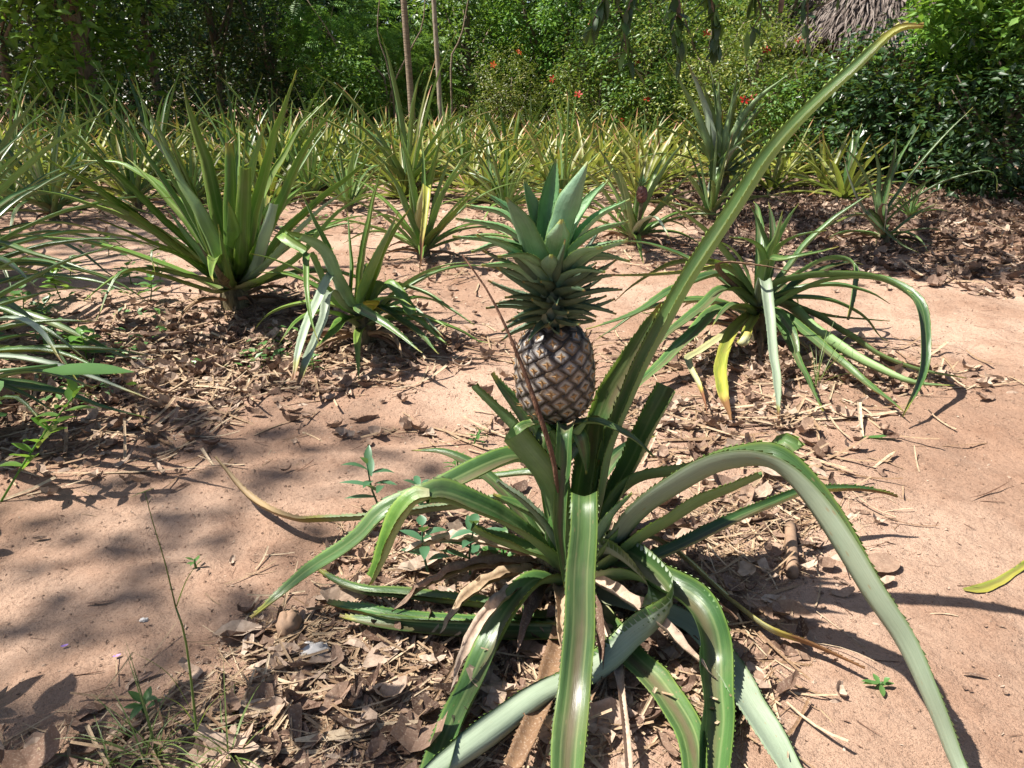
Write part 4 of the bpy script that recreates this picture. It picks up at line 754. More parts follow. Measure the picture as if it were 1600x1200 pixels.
dead_leaf(410, 1085, .085, .02, 60, STRAW, 'straw-coloured blade of dry leaf at the lower left litter', curl=.6, bend=.2)
dead_leaf(560, 1160, .17, .022, 12, STRAW, 'long tan dry blade lying flat near the bottom edge', curl=.5, bend=.1)
dead_leaf(660, 1180, .15, .03, 20, DRY, 'broad grey-brown dry blade at the bottom edge left of the front leaves', curl=.4, bend=.2)
dead_leaf(890, 1170, .13, .035, 70, STRAW, 'tan dry leaf under the leaf hanging towards the viewer', curl=.8, bend=.3)
dead_leaf(1060, 1010, .12, .035, 130, DRY, 'curled red-brown dry leaf in the shade under the folded leaf', curl=1.5, bend=.3)
dead_leaf(1010, 1130, .07, .05, 30, MULCH, 'small crumpled brown leaf between the front leaves', curl=1.6, bend=.8)
dead_leaf(930, 668, .5, .012, -3, STRAW, 'long tan dry blade lying across behind the big plant', curl=.4, bend=.05)
dead_leaf(1200, 668, .55, .010, 2, MULCH, 'long dark dry blade lying across the soil below the sprawling plant', curl=.4, bend=.04)
dead_leaf(1110, 690, .32, .02, 8, STRAW, 'pale straw blade right behind the cut upright leaf', curl=.5, bend=.1)
dead_leaf(1290, 720, .3, .012, -38, STRAW, 'thin bent straw on the soil above the great arching leaf', curl=.5, bend=.4)
dead_leaf(1370, 688, .12, .016, 8, WEED, 'small fallen green blade on the bare soil', curl=.7, bend=.1, cat='fallen leaf')
dead_leaf(1180, 1070, .06, .028, 100, DRY, 'short curled dry leaf right of the bent front leaf', curl=1.1, bend=.2)
dead_leaf(1330, 655, .36, .02, 12, STRAW, 'tan dry blade touching the tip of the arched leaf', curl=.4, bend=.1)
dead_leaf(1530, 690, .4, .005, 10, STRAW, 'fine pale straw on the bare soil at the right', curl=.3, bend=.1)
dead_leaf(1530, 605, .3, .012, 12, STRAW, 'straw blade at the right edge above the bare soil', curl=.3, bend=.1)
dead_leaf(1545, 378 + 395, .16, .004, 30, TWIG, 'thin dark twig on the soil by the right edge', curl=.3, bend=.2, cat='twig')
dead_leaf(545, 610, .10, .02, 110, DRY, 'short brown curled blade in front of the young plant', curl=1.2, bend=.3)
dead_leaf(600, 575, .26, .025, -35, STRAW, 'bent tan dead leaf at the foot of the young plant', curl=.9, bend=.5)
dead_leaf(250, 525, .34, .035, 12, MULCH, 'thick brown dead leaf lying below the tall upright plant', curl=1.3, bend=.15)
dead_leaf(328, 560, .26, .035, 80, DRY, 'greyish dead leaf pointing at the viewer below the tall upright plant', curl=.8, bend=.2)
dead_leaf(265, 590, .24, .016, -25, STRAW, 'pale straw blade in the shaded litter at left', curl=.4, bend=.1)
dead_leaf(300, 648, .2, .012, 70, STRAW, 'thin straw at the near rim of the shaded litter', curl=.4, bend=.2)
dead_leaf(200, 725, .45, .008, 6, STRAW, 'long thin straw on the soil of the left path', curl=.3, bend=.1)
dead_leaf(530, 662, .045, .03, 10, MULCH, 'small dark curled leaf alone on the open path', curl=1.2, bend=.3)
dead_leaf(60, 830, .03, .015, 10, MULCH, 'tiny dark leaf fragment at the left edge of the path', curl=1.0, bend=.4)
dead_leaf(155, 935, .05, .008, 10, DRY, 'small thin curled fragment on the near path', curl=1.0, bend=.2)
dead_leaf(1520, 1068, .035, .008, -15, MULCH, 'short dark stick on the open soil at the lower right', curl=.9, bend=.05, cat='twig')
# white fluff and husk
def lump(name, px, py, r, sq, m, label, cat, seed, spiky=.25):
    V = []; Fc = []; nr, na = 12, 18; p = G(px, py)
    for i in range(nr + 1):
        th_ = PI * i / nr
        for j in range(na):
            a = 2 * PI * j / na; d = Vector((math.sin(th_) * math.cos(a), math.sin(th_) * math.sin(a), math.cos(th_))); q = r * (1 + spiky * noise.fractal(d * 2.6 + Vector((seed, 0, 0)), 1, 2, 4)); V.append(Vector((d.x * q * sq[0], d.y * q * sq[1], d.z * q * sq[2] + r * sq[2] * .7)))
    for i in range(nr):
        for j in range(na): Fc.append((i * na + j, (i + 1) * na + j, (i + 1) * na + (j + 1) % na, i * na + (j + 1) % na))
    o = link(name, mesh_py(name, V, Fc, [m], True), loc=p); return tag(o, label, cat)
lump('white_fluff', 490, 1022, .019, (1.3, .8, .5), FLUFF, 'tuft of white fluff in the litter at lower left', 'fluff', 1, .6)
lump('seed_husk', 452, 985, .026, (.8, 1.2, .8), HUSK, 'oval tan seed husk beside the white fluff', 'husk', 4, .22)
lump('wood_chunk', 765, 885, .035, (1.2, .8, .6), MULCH, 'dark rough chunk of wood behind the folded left leaf', 'wood', 9, .5)
lump('white_fragment', 222 + 3, 968 - 0, .007, (1, .7, .5), FLUFF, 'tiny white fragment beside the tip of the long left leaf', 'fragment', 5, .5)
for px, py, lab in ((100, 1005, 'lilac petal on the path at the left, upper one'), (183, 1027, 'lilac petal on the path by the leaf shadows')): dead_leaf(px, py, .012, .006, 30, LILAC, lab, name='petal', cat='petal', curl=.5)
# yellowing leaf end entering from the right edge
p = [A(1640, 850, 1.32), A(1600, 884, 1.27), A(1560, 912, 1.22), A(1528, 935, 1.19), A(1502, 942, 1.18)]
o = link('leaf', leaf_mesh('leaf', [Vector((1.35, 1.6, .02)), Vector((1.2, 1.45, .16))] + p, .03, ns=40, nc=4, vmax=.78, mats=(YU, YN), widths=[1, 1, .8, .7, .8, 1.1, .35], fold=.8)); o.name = 'fallen_pineapple_leaf'; tag(o, 'yellow-green pineapple leaf end reaching in from the right edge', 'leaf')

# ------------------------------------------------------------------ weeds
def lance(L_, W_, az, el, droop, b, m, parent, name='leaf', ns=6):
    pts = arc(az, el, L_, droop, b=b, n=4, r0=.002, power=1.2); link(name, leaf_mesh(name, pts, W_, r=(math.cos(az), math.sin(az), 0), ns=ns, nc=2, fold=.35, mats=(m, m), widths=[.15, .8, 1, .7, .05], two=False, ground=False), parent)
def weed(base, h, n, L_, W_, label, m=WEED, lean=(0, 0), seed=1, nm='weed', cat='weed', el=(5, 50), m2=None, flower=False):
    b = G(*base) if not isinstance(base, Vector) else base; root = empty(nm, b, label, cat); rs = random.Random(seed); top = Vector((lean[0], lean[1], h))
    tube_obj('stem', [(0, 0, -.005), top * .5 + Vector((rs.uniform(-.01, .01), 0, 0)), top], [.0028, .0022, .0014], m, root, n=5)
    for i in range(n):
        t = .25 + .75 * (i + 1) / n; az = (i // 2) * PI / 2 + (i % 2) * PI + rs.uniform(-.3, .3)
        lance(L_ * rs.uniform(.7, 1.1) * (1 - .35 * (t > .9)), W_, az, rs.uniform(*el) + (25 if t > .9 else 0), rs.uniform(20, 70), top * t, m if rs.random() < .8 or not m2 else m2, root)
    if flower: lump_ = link('flower', EYE if 0 else mesh_py('flower', [(0, 0, 0), (.006, 0, .004), (0, .006, .004), (-.006, 0, .004), (0, -.006, .004)], [(0, 1, 2), (0, 2, 3), (0, 3, 4), (0, 4, 1)], [ORANGE]), root, top)
    return root
weed((600, 800), .13, 12, .07, .020, 'blue-green seedling with drooping lance leaves left of the big plant', BLUW, (-.03, 0), 1)
weed((650, 795), .07, 10, .06, .018, 'low seedling just right of the drooping blue-green one', BLUW, (.01, 0), 2)
weed((672, 905), .11, 8, .05, .022, 'seedling with a red-brown stem under the folded yellow-green leaf', BLUW, (-.01, 0), 3)
weed((735, 905), .12, 12, .065, .022, 'upright seedling with whorled leaves between the left leaves of the big plant', BLUW, (.01, 0), 4)
weed((785, 890), .06, 8, .05, .02, 'small light green seedling beside the wood chunk', WEED, (0, 0), 5)
weed((712, 735), .05, 12, .03, .008, 'tiny sprig of narrow green leaves behind the long left leaf', WEED, (0, 0), 6)
weed((740, 690), .04, 10, .03, .008, 'tiny bright sprig left of the cut leaf tips', WEED, (0.02, 0), 7)
weed((230, 1120), .02, 6, .035, .014, 'tiny two-leaved sprout on the near path at lower left', WEED, (0, 0), 8)
weed((305, 890 - 10), .02, 6, .02, .008, 'tiny green sprout beside the litter at left', WEED, (0, 0), 9)
weed((490, 580), .06, 9, .045, .018, 'small weed at the foot of the silvery bent leaves', WEED, (0, 0), 10)
weed((1365, 1085), .012, 6, .025, .010, 'wilted green sprig on the open soil at right', WEED, (.01, 0), 12)
weed(Vector((-1.28, 1.35, 0)), .16, 10, .11, .040, 'leafy weed with broad bright leaves cut by the left edge', WEED, (.1, .0), 13, el=(-5, 30))
weed((-5, 770), .25, 18, .065, .028, 'tall leaning weed with tiny yellow flowers at the left', BRIF, (.2, .05), 14, m2=YELF, flower=True, el=(10, 60))
weed(Vector((-.82, .90, 0)), .05, 8, .07, .028, 'dark leafy sprout in the bottom left corner', BLUW, (.0, 0), 16)
for i, (px, py, s_) in enumerate([(35, 480, 1), (95, 465, 1.2), (70, 500, .9), (170, 400, 1), (235, 470, 1.1), (110, 430, .9), (250, 440, 1), (135, 560, 1.1), (95, 540, 1), (205, 440, 1)]):
    weed((px, py), .10 * s_, 9, .07 * s_, .045 * s_, 'round-leaved green weed ' + ('at the left edge above the low leaves', 'just right of the one at the left edge', 'below those at the left edge', 'between the tall plant and the left edge', 'under the tall upright plant', 'behind the low dark leaves', 'close under the tall plant', 'beside the long dark leaves', 'left of the one beside the dark leaves', 'left of the foot of the tall plant')[i], (WEED, BRIF)[i % 2], (R.uniform(-.02, .02), 0), 20 + i, el=(0, 40))
def grass_tuft(base, n, L_, label, m, seed, sp=(50, 85), W_=.003):
    b = G(*base); root = empty('grass_tuft', b, label, 'grass'); rs = random.Random(seed)
    for i in range(n):
        az = rs.uniform(0, 6.28); pts = arc(az, rs.uniform(*sp), L_ * rs.uniform(.5, 1.1), rs.uniform(20, 90), b=(rs.uniform(-.01, .01), rs.uniform(-.01, .01), 0), n=5, r0=0)
        link('blade', leaf_mesh('blade', pts, W_, r=(math.cos(az), math.sin(az), 0), ns=9, nc=2, fold=.5, mats=(m, m), two=False, ground=False, taper=.2), root)
    return root
grass_tuft((1275, 600), 12, .28, 'wispy grass tuft under the sprawling plant', GRASS, 1)
grass_tuft((240, 1190), 26, .16, 'sparse grass tuft at the bottom left', GRASS, 2, (15, 70), .0025)
grass_tuft((360, 1195), 20, .14, 'second sparse grass tuft right of the seeding stalk', GRASS, 3, (15, 70), .0025)
grass_tuft((170, 1200), 14, .13, 'sparse grass tuft nearest the bottom left corner', GRASS, 4, (10, 60), .0025)
# seeding grass stalk
b = G(312, 1205); st = empty('grass_stalk', b, 'tall thin seeding grass stalk rising from the bottom left', 'grass')
def rel(*a): return A(*a) - b
tube_obj('stem', [(0, 0, 0), rel(305, 1120, .82), rel(290, 1000, .82), rel(275, 950, .82)], [.0022, .0018, .0014, .0012], GRASS, st, n=5)
tube_obj('flower_stem', [rel(275, 950, .82), rel(258, 880, .82), rel(240, 820, .82), rel(226, 768, .82)], [.0010, .0008, .0006, .0005], GRASS, st, n=4)
for q in ([(275, 950, .82), (295, 900, .80), (325, 865, .78)], [(300, 1110, .82), (260, 1050, .80), (190, 1010, .78)], [(303, 1130, .82), (280, 1100, .78), (245, 1085, .76)], [(303, 1150, .82), (330, 1100, .8), (380, 1060, .78)], [(226, 768, .82), (236, 764, .82), (246, 760, .82)], [(226, 768, .82), (215, 772, .82), (200, 778, .82)]):
    link('blade', leaf_mesh('blade', [Vector(rel(*x)) for x in q], .0028, ns=10, nc=2, mats=(GRASS, GRASS), two=False, ground=False, taper=.2), st)
# sapling outside the left edge: only its shadow falls into the picture
sp_ = empty('sapling', (-1.02, .86, 0), 'thin leafy sapling just outside the lower left edge, throwing leaf-shaped shadows', 'sapling')
tube_obj('stem', [(0, 0, -.01), (.02, .01, .25), (.12, .02, .45), (.30, .03, .52), (.46, .04, .54)], [.006, .005, .004, .003, .002], WEED, sp_, n=6)
for (x_, z_, az_, el_, l_) in ((.08, .40, 100, 20, .10), (.14, .46, -100, 10, .11), (.20, .49, 80, 15, .10), (.26, .51, -80, -10, .10), (.33, .52, 110, 10, .11), (.38, .53, -60, 5, .09), (.45, .54, 20, 0, .10), (.10, .42, 200, 20, .09), (.03, .3, 60, 10, .11), (.02, .22, -70, 10, .12), (.01, .16, 130, 20, .1)):
    a_ = math.radians(az_); pts = arc(a_, el_, l_, 20, b=(x_, .02, z_), n=4, r0=.003); link('leaf', leaf_mesh('leaf', pts, .05, r=(math.cos(a_), math.sin(a_), 0), ns=8, nc=2, fold=.2, widths=[.12, .9, 1, .7, .04], mats=(WEED, WEED), two=False, ground=False), sp_)
# low green ground cover, left and far
def cover(name, P, s, m, label):
    n = len(P); z = ghv(P[:, 0], P[:, 1]); a = RS.uniform(0, 6.28, n); d = np.stack([np.cos(a), np.sin(a), RS.uniform(-.1, .7, n)], 1); nn = np.stack([RS.normal(0, .4, n), RS.normal(0, .4, n), np.ones(n)], 1)
    sz = RS.uniform(s[0], s[1], n); M = frames(d, nn) * sz[:, None, None]; tv = [(0, 0, 0), (.45, -.28, .05), (.45, .28, .05), (1, 0, -.05), (.45, 0, 0)]; tf = [(0, 1, 4), (0, 4, 2), (1, 3, 4), (4, 3, 2)]
    tag(link(name, scatter(name, tv, tf, M, np.stack([P[:, 0], P[:, 1], z + sz * RS.rand(n) * 1.2], 1), [m])), label, 'ground cover', kind='stuff')
cc = []
for px, py, s1, s2, n_ in [(60, 470, .25, .25, 200), (100, 560, .15, .15, 120), (110, 600, .1, .1, 120), (230, 400, .5, .4, 250), (430, 540, .1, .1, 90), (480, 350, .5, .4, 160), (520, 280, 1, .6, 400), (750, 240, 2, 1.5, 700), (150, 300, 1, .8, 500), (1000, 240, 1.5, 1.5, 500)]:
    for _ in range(max(3, n_ // 14)):
        c = G(px, py); cx, cy = RS.normal(c.x, s1), RS.normal(c.y, s2); cc.append(np.stack([RS.normal(cx, .025 + .01 * cy, 14), RS.normal(cy, .025 + .01 * cy, 14)], 1))
cover('ground_weeds', np.concatenate(cc), (.012, .045), WEED, 'patches of small green weeds on the soil')

# ------------------------------------------------------------------ far rows of the field
def far_proto(seed, n, L_, mats):
    rs = random.Random(seed); V, Fc, UVs, MI = [], [], [], []
    for i, (az, e, l_, d) in enumerate(fan(rs, n, L_, (8, 78), (15, 70))):
        a = math.radians(az); pts = arc(a, e, l_, d, b=(0, 0, .02), n=5, r0=.02, sway=rs.uniform(-.25, .25))
        me = leaf_mesh('t', pts, .066 * rs.uniform(.8, 1.1), r=(math.cos(a), math.sin(a), 0), ns=7, nc=2, fold=.6, taper=.25, two=False, seed=i, ground=False, mats=(UP,))
        o = len(V); V += [v.co.copy() for v in me.vertices]; Fc += [tuple(x + o for x in p.vertices) for p in me.polygons]
        ul = me.uv_layers[0].data; uvv = {}
        for lp in me.loops: uvv[lp.vertex_index] = tuple(ul[lp.index].uv)
        UVs += [uvv[j] for j in range(len(me.vertices))]; MI += [rs.choice((0, 0, 0, 1))] * len(me.polygons); bpy.data.meshes.remove(me)
    return mesh_np('pineapple_plant', V, Fc, mats, MI, UVs)
FP = [far_proto(50 + i, 22 + i, .85 + .05 * (i % 3), ((FU, UP), (FU, YU), (FU, FU))[i % 3]) for i in range(6)]
lab_ = 'yellowish pineapple plant merged into the crowded last rows right before the trees'
cnt = 0; y = 7.0
while y < 16.2:
    x = -10.5 - (y - 8) * .3; row = []
    while x < 3.2 + (y - 6) * .12:
        X = x + R.uniform(-.16, .16); Yy = y + R.uniform(-.18, .18); px = 800 + F * X / (Yy * math.cos(PITCH) + H * math.sin(PITCH))
        if -80 < px < 1330 and R.random() < .93 and not (Yy < 8.3 and 1040 < px < 1200):
            o = link('pineapple_plant', FP[cnt % 6]); o.location = (X, Yy, gh(X, Yy) - .01); o.rotation_euler.z = R.uniform(0, 6.28); s_ = R.uniform(.70, 1.0); o.scale = (s_ * 1.08, s_ * 1.08, s_ * R.uniform(.84, .98))
            row.append((X, o)); cnt += 1
        x += .62
    ri_ = round((y - 7.0) / .8)
    for q_, (X_, o_) in enumerate(row):
        if ri_ < 6:
            rk = ('nearest', 'second', 'third', 'fourth', 'fifth', 'sixth')[ri_]; n_ = len(row); side_, k_ = ('left', q_) if q_ < n_ / 2 else ('right', n_ - 1 - q_)
            od = ('end one', 'second', 'third', 'fourth', 'fifth', 'sixth', 'seventh', 'eighth', 'ninth', 'tenth', 'eleventh', 'twelfth')[k_]
            tag(o_, 'yellowish-green pineapple plant in the %s far row, %s counted from the %s' % (rk, od, side_), 'pineapple plant', 'pineapple plants in the far rows')
        else: tag(o_, lab_, 'pineapple plant', 'pineapple plants in the last rows')
    y += .80
print('far plants', cnt)

# ------------------------------------------------------------------ trees and shrubs
LEAF = ([(0, 0, 0), (.4, -.24, .04), (.4, .24, .04), (1, 0, -.08), (.45, 0, -.03)], [(0, 1, 4), (0, 4, 2), (1, 3, 4), (4, 3, 2)])
def feather():
    V, Fc = [], []
    for i in range(9):
        x = .1 + i * .1; l_ = .22 * math.sin(PI * (i + 1.5) / 11) + .05
        for sg in (-1, 1):
            o = len(V); V += [(x, 0, -.1 * x * x), (x + .035, sg * l_ * .5, -.1 * x * x), (x + .06, sg * l_, -.1 * x * x - .02), (x - .01, sg * l_ * .5, -.1 * x * x)]; Fc += [(o, o + 1, o + 2), (o, o + 2, o + 3)]
    return V, Fc
FEA = feather()
def crown_mesh(name, seed, r, nclump, per, size, m, tmpl=LEAF, clr=.28, shell=2.2, droop=-.25, up=1.0, zmin=None):
    rs = np.random.RandomState(seed); d = rs.normal(0, 1, (nclump, 3)); d /= np.linalg.norm(d, axis=1, keepdims=True); rad = rs.rand(nclump) ** (1 / shell)
    lump_ = np.array([1 + .28 * noise.noise(Vector(tuple(v * 1.7)) + Vector((seed, 0, 0))) for v in d]); C_ = d * (rad * lump_)[:, None] * np.array(r)
    n = nclump * per; ci = np.repeat(np.arange(nclump), per); q = rs.normal(0, 1, (n, 3)); q /= np.linalg.norm(q, axis=1, keepdims=True); rr = rs.rand(n) ** .5
    P = C_[ci] + q * rr[:, None] * clr * (.6 + .8 * rs.rand(nclump))[ci][:, None]
    dr = q + rs.normal(0, .5, (n, 3)); dr[:, 2] = dr[:, 2] * .5 + droop; nn = np.stack([rs.normal(0, .45, n), rs.normal(0, .45, n), np.full(n, up)], 1) + d[ci] * .35
    sz = rs.uniform(size[0], size[1], n); M = frames(dr, nn) * sz[:, None, None]
    if zmin is not None: k_ = P[:, 2] > zmin; M, P = M[k_], P[k_]
    return scatter(name, tmpl[0], tmpl[1], M, P, [m])
CR = {}
def crown_of(key, *a, **k):
    if key not in CR: CR[key] = crown_mesh('crown', *a, **k)
    return CR[key]
def tree(px, Y, hgt, rad, kind, label, cz=None, trunk_r=.07, name='tree', cat='tree', bark=BARK, flowers=0, fl_m=RED, lean=0, group=None, seed=1, crown_h=None, nl=6, deep=False):
    c = A(px, 160, Y); base = Vector((c.x, Y, gh(c.x, Y))); root = empty(name, base, label, cat, group); rs = random.Random(seed)
    ch = crown_h or hgt * .5; cz = cz if cz is not None else hgt - ch
    K = KIND[kind]; fe = kind.startswith('fea'); nc_ = int(K[1] * (min(1.0, .22 + .34 * rad * ch) if not deep else .8))
    me = crown_mesh('crown', seed, (rad, rad, ch), nc_, K[2], K[3] if not deep else (.10, .19), K[4], FEA if fe else LEAF, clr=K[5] * (1.5 if deep else 1), shell=3.4)
    o = link('crown', me, root, (lean, 0, cz))
    tr = [(0, 0, -.05), (lean * .2 + .04, 0, cz * .45), (lean * .6 - .03, .03, cz * .85), (lean, 0, cz + ch * .4)]
    tube_obj('trunk', tr, [trunk_r * 1.2, trunk_r, trunk_r * .75, trunk_r * .3], bark, root, n=8)
    for i in range(nl):
        a = rs.uniform(0, 6.28); z0 = rs.uniform(.35, .95) * cz; x0 = lean * z0 / max(cz, .1) * .6; l_ = rad * rs.uniform(.6, .95)
        tube_obj('limb', [(x0, 0, z0), (x0 + math.cos(a) * l_ * .5, math.sin(a) * l_ * .5, z0 + ch * .35), (x0 + math.cos(a) * l_, math.sin(a) * l_, z0 + ch * .8)], [trunk_r * .45, trunk_r * .3, trunk_r * .1], bark, root, n=5)
    for i in range(int(flowers * .5)):
        a = rs.uniform(PI * .95, PI * 2.05); ph = rs.uniform(-.5, 1.0); p = Vector((lean + math.cos(a) * math.cos(ph) * rad * .98, math.sin(a) * math.cos(ph) * rad * .98, cz + math.sin(ph) * ch * .95))
        f = link('flower', FLW[fl_m.name], root, p); f.rotation_euler = (rs.uniform(.6, 1.6), 0, rs.uniform(-.8, .8)); f.scale = (1, 1, 1)
    return root
def flower_mesh(m):
    V = [(0, 0, 0)]; Fc = []
    for i in range(5):
        a = i * 2 * PI / 5; o = len(V)
        V += [(math.cos(a - .5) * .030, math.sin(a - .5) * .030, .012), (math.cos(a - .25) * .062, math.sin(a - .25) * .062, .010), (math.cos(a + .25) * .062, math.sin(a + .25) * .062, .006), (math.cos(a + .5) * .030, math.sin(a + .5) * .030, .012)]
        Fc += [(0, o, o + 1), (0, o + 1, o + 2), (0, o + 2, o + 3)]
    return mesh_py('flower', V, Fc, [m], False)
FLW = {RED.name: flower_mesh(RED), ORANGE.name: flower_mesh(ORANGE)}
U1 = (1, 1, 1)
KIND = {'dark': (1, 250, 40, (.07, .13), DARKF, .22), 'dark2': (2, 290, 40, (.06, .11), DARKF, .22), 'mid': (3, 240, 38, (.07, .13), MIDF, .22), 'mid2': (4, 290, 38, (.05, .09), MIDF, .2),
        'bright': (5, 240, 36, (.08, .15), BRIF, .2), 'bright2': (6, 400, 36, (.06, .11), BRIF, .2), 'yel': (7, 460, 40, (.03, .06), YELF, .16), 'yel2': (8, 460, 40, (.035, .065), YELF, .16),
        'fea': (9, 130, 9, (.28, .42), FEAF, .22), 'fea2': (10, 130, 9, (.26, .40), FEAF, .22), 'broad': (11, 190, 20, (.13, .22), BRIF, .3)}
KIND = {k_: v[0:1] + v[1:] for k_, v in KIND.items()}
TR = [
 (15, 11.5, 6.0, 1.5, 'dark', 'dark evergreen tree closing the left edge of the clearing', {}),
 (140, 11.2, 5.0, 1.1, 'broad', 'broad-leaved bright green tree near the left edge with a dark trunk', dict(trunk_r=.12)),
 (245, 13.5, 5.5, 1.4, 'dark', 'dark leafy tree just right of the broad-leaved bright tree', {}),  # dark foliage stands in for shade on this tree
 (345, 15.0, 6.0, 1.7, 'dark2', 'dark glossy tree behind the tall upright plant', {}),
 (425, 15.8, 6.4, 1.5, 'dark', 'dark small-leaved tree left of the bare pale branches', {}),
 (545, 13.9, 1.7, .62, 'bright2', 'low bright shrub left of the two slim trunks', dict(name='shrub', cat='shrub', cz=.75, crown_h=.95, trunk_r=.03)),
 (508, 14.8, 3.8, .8, 'fea', 'feathery pale green sapling between the dark tree and the slim trunks', dict(trunk_r=.03, cz=1.7, crown_h=.95)),
 (585, 15.3, 4.0, .9, 'fea', 'feathery light green sapling directly left of the slim trunks', dict(trunk_r=.03, cz=1.5, crown_h=1.2)),
 (655, 15.6, 3.0, .7, 'fea2', 'feathery shrub standing between the two slim trunks', dict(trunk_r=.03, cz=1.1, crown_h=1.0)),
 (735, 16.4, 6.0, 1.35, 'mid', 'mid green dense tree right of the slim trunks', {}),
 (800, 14.6, 1.7, .75, 'yel', 'low olive shrub dotted with orange flowers in front of the dense trees', dict(name='shrub', cat='shrub', cz=.8, crown_h=.95, flowers=9, fl_m=ORANGE, trunk_r=.03)),
 (855, 16.0, 6.0, 1.3, 'bright2', 'tall leafy bright green tree above the orange-flowered shrub', {}),
 (905, 15.5, 5.4, 1.2, 'mid2', 'small-leaved mid green tree behind the hanging branch', {}),
 (940, 12.6, 1.75, .8, 'yel2', 'yellow-green shrub with red flowers left of the hanging branch', dict(name='shrub', cat='shrub', cz=.85, crown_h=.95, flowers=10, fl_m=RED, trunk_r=.03)),
 (1010, 12.2, 3.6, 1.1, 'mid2', 'leafy green shrub showing red blooms behind the hanging branch', dict(name='shrub', cat='shrub', cz=1.6, crown_h=1.8, flowers=12, trunk_r=.05)),
 (1105, 11.3, 2.9, 1.15, 'yel', 'olive small-leaved shrub behind the tall blue-green plant', dict(name='shrub', cat='shrub', cz=1.2, crown_h=1.5, flowers=7, trunk_r=.05)),
 (1180, 10.4, 1.9, .95, 'yel2', 'large olive-yellow shrub left of the thatched hut', dict(name='shrub', cat='shrub', cz=.9, crown_h=1.0, flowers=3, trunk_r=.05)),
 (1290, 9.6, 1.9, .85, 'mid2', 'dense green shrub in front of the thatched hut', dict(name='shrub', cat='shrub', cz=.55, crown_h=.85, trunk_r=.05)),
 (1375, 8.9, 1.55, .75, 'dark2', 'low dark shrub below the hut roof, behind the slender plant', dict(name='shrub', cat='shrub', cz=.65, crown_h=.85, trunk_r=.04)),
 (1525, 8.6, 2.3, .70, 'bright', 'bright large-leaved shrub right of the thatched hut', dict(name='shrub', cat='shrub', cz=1.6, crown_h=.8, trunk_r=.05)),
 (1590, 7.6, 2.5, .95, 'bright', 'tallest bright large-leaved shrub at the right edge', dict(name='shrub', cat='shrub', cz=1.65, crown_h=.85, trunk_r=.05)),
 (1470, 8.4, 1.3, .9, 'dark', 'dark shrub in shade below the bright large-leaved shrubs', dict(name='shrub', cat='shrub', cz=.5, crown_h=.75, trunk_r=.04)),  # shade under the bright shrubs is painted as dark foliage
 (1590, 7.3, 1.5, .9, 'dark2', 'dark shrub in the shade at the right edge', dict(name='shrub', cat='shrub', cz=.6, crown_h=.85, trunk_r=.04)),  # dark foliage colour stands in for shade low in the bushes
 (1190, 14.4, 4.6, 1.2, 'mid', 'green tree rising left behind the thatched hut', {}),
 (1600, 12.5, 5.5, 1.5, 'mid', 'green tree rising behind the bright shrubs at right', {}),
]
for i, (px, Y, h_, rad, kd, lab, kw) in enumerate(TR):
    h_ = min(h_, 3.3 + (i * 7 % 5) * .22) if 'name' not in kw and 'cz' not in kw and i > 4 else h_
    tree(px, Y, h_, rad, kd, lab, seed=200 + i, **kw)
# second, deeper row and the dense wood behind it
for i, (px, Y) in enumerate([(-110, 17), (80, 17), (210, 18), (330, 19), (450, 19.5), (560, 20), (660, 19.5), (760, 20), (860, 19.5), (960, 18), (1060, 16.5), (1160, 17.5), (1330, 18), (1450, 16), (1700, 12), (-190, 13), (1720, 9)]):
    wh = ('outside the left edge', 'behind the bright broad-leaved tree', 'behind the dark leafy tree at left', 'behind the tall upright plant', 'behind the dark small-leaved tree', 'behind the feathery sapling', 'behind the slim trunks', 'right of the slim trunks', 'behind the orange-flowered shrub', 'behind the hanging branch', 'behind the red-flowered shrub', 'behind the olive shrub', 'behind the thatched hut', 'right of the thatched hut', 'beyond the right edge', 'at the left border beside the field', 'at the right border beside the shrubs')[i]
    tree(px, Y, (4.6 if px > 480 else 6.6) + .3 * (i % 3), 1.8, ('dark', 'dark2', 'mid' if px > 480 else 'dark', 'dark')[i % 4], 'tall dark forest tree ' + wh, seed=300 + i, crown_h=(2.4 if px > 480 else 3.3) + .2 * (i % 3), cz=2.2 if px > 480 else 3.2, trunk_r=.12, nl=3, deep=True)  # left part all dark: forest shade put into the foliage colour
CRw = crown_mesh('forest', 77, (26, 2.5, 5.5), 1500, 40, (.22, .45), DARKF, clr=1.3, shell=3, zmin=-4.0)
tag(link('forest', CRw, loc=(0, 25, 4.0)), 'deep dark wood closing the background', 'wood', kind='stuff')
# two slim straight trunks
for px, Y, r_, lab in ((640, 13.2, .052, 'left one of the two slim straight palm-like trunks, browner and curving'), (685, 13.6, .040, 'right one of the two slim straight trunks, pale and thin')):
    c = A(px, 160, Y); b = Vector((c.x, Y, gh(c.x, Y))); root = empty('slim_tree', b, lab, 'tree')
    tube_obj('trunk', [(.04, 0, -.05), (.02, 0, 1.0), (-.02, 0, 2.2), (-.06, 0, 4.2), (-.04, 0, 6.0)], [r_ * 1.15, r_, r_ * .95, r_ * .85, r_ * .6], PALM if px == 640 else PALE, root, n=12, sub=5)
    o = link('crown', crown_mesh('crown', 900 + px, (1.2, 1.2, .9), 90, 9, (.35, .5), FEAF, FEA, clr=.3), root, (-.04, 0, 6.6))
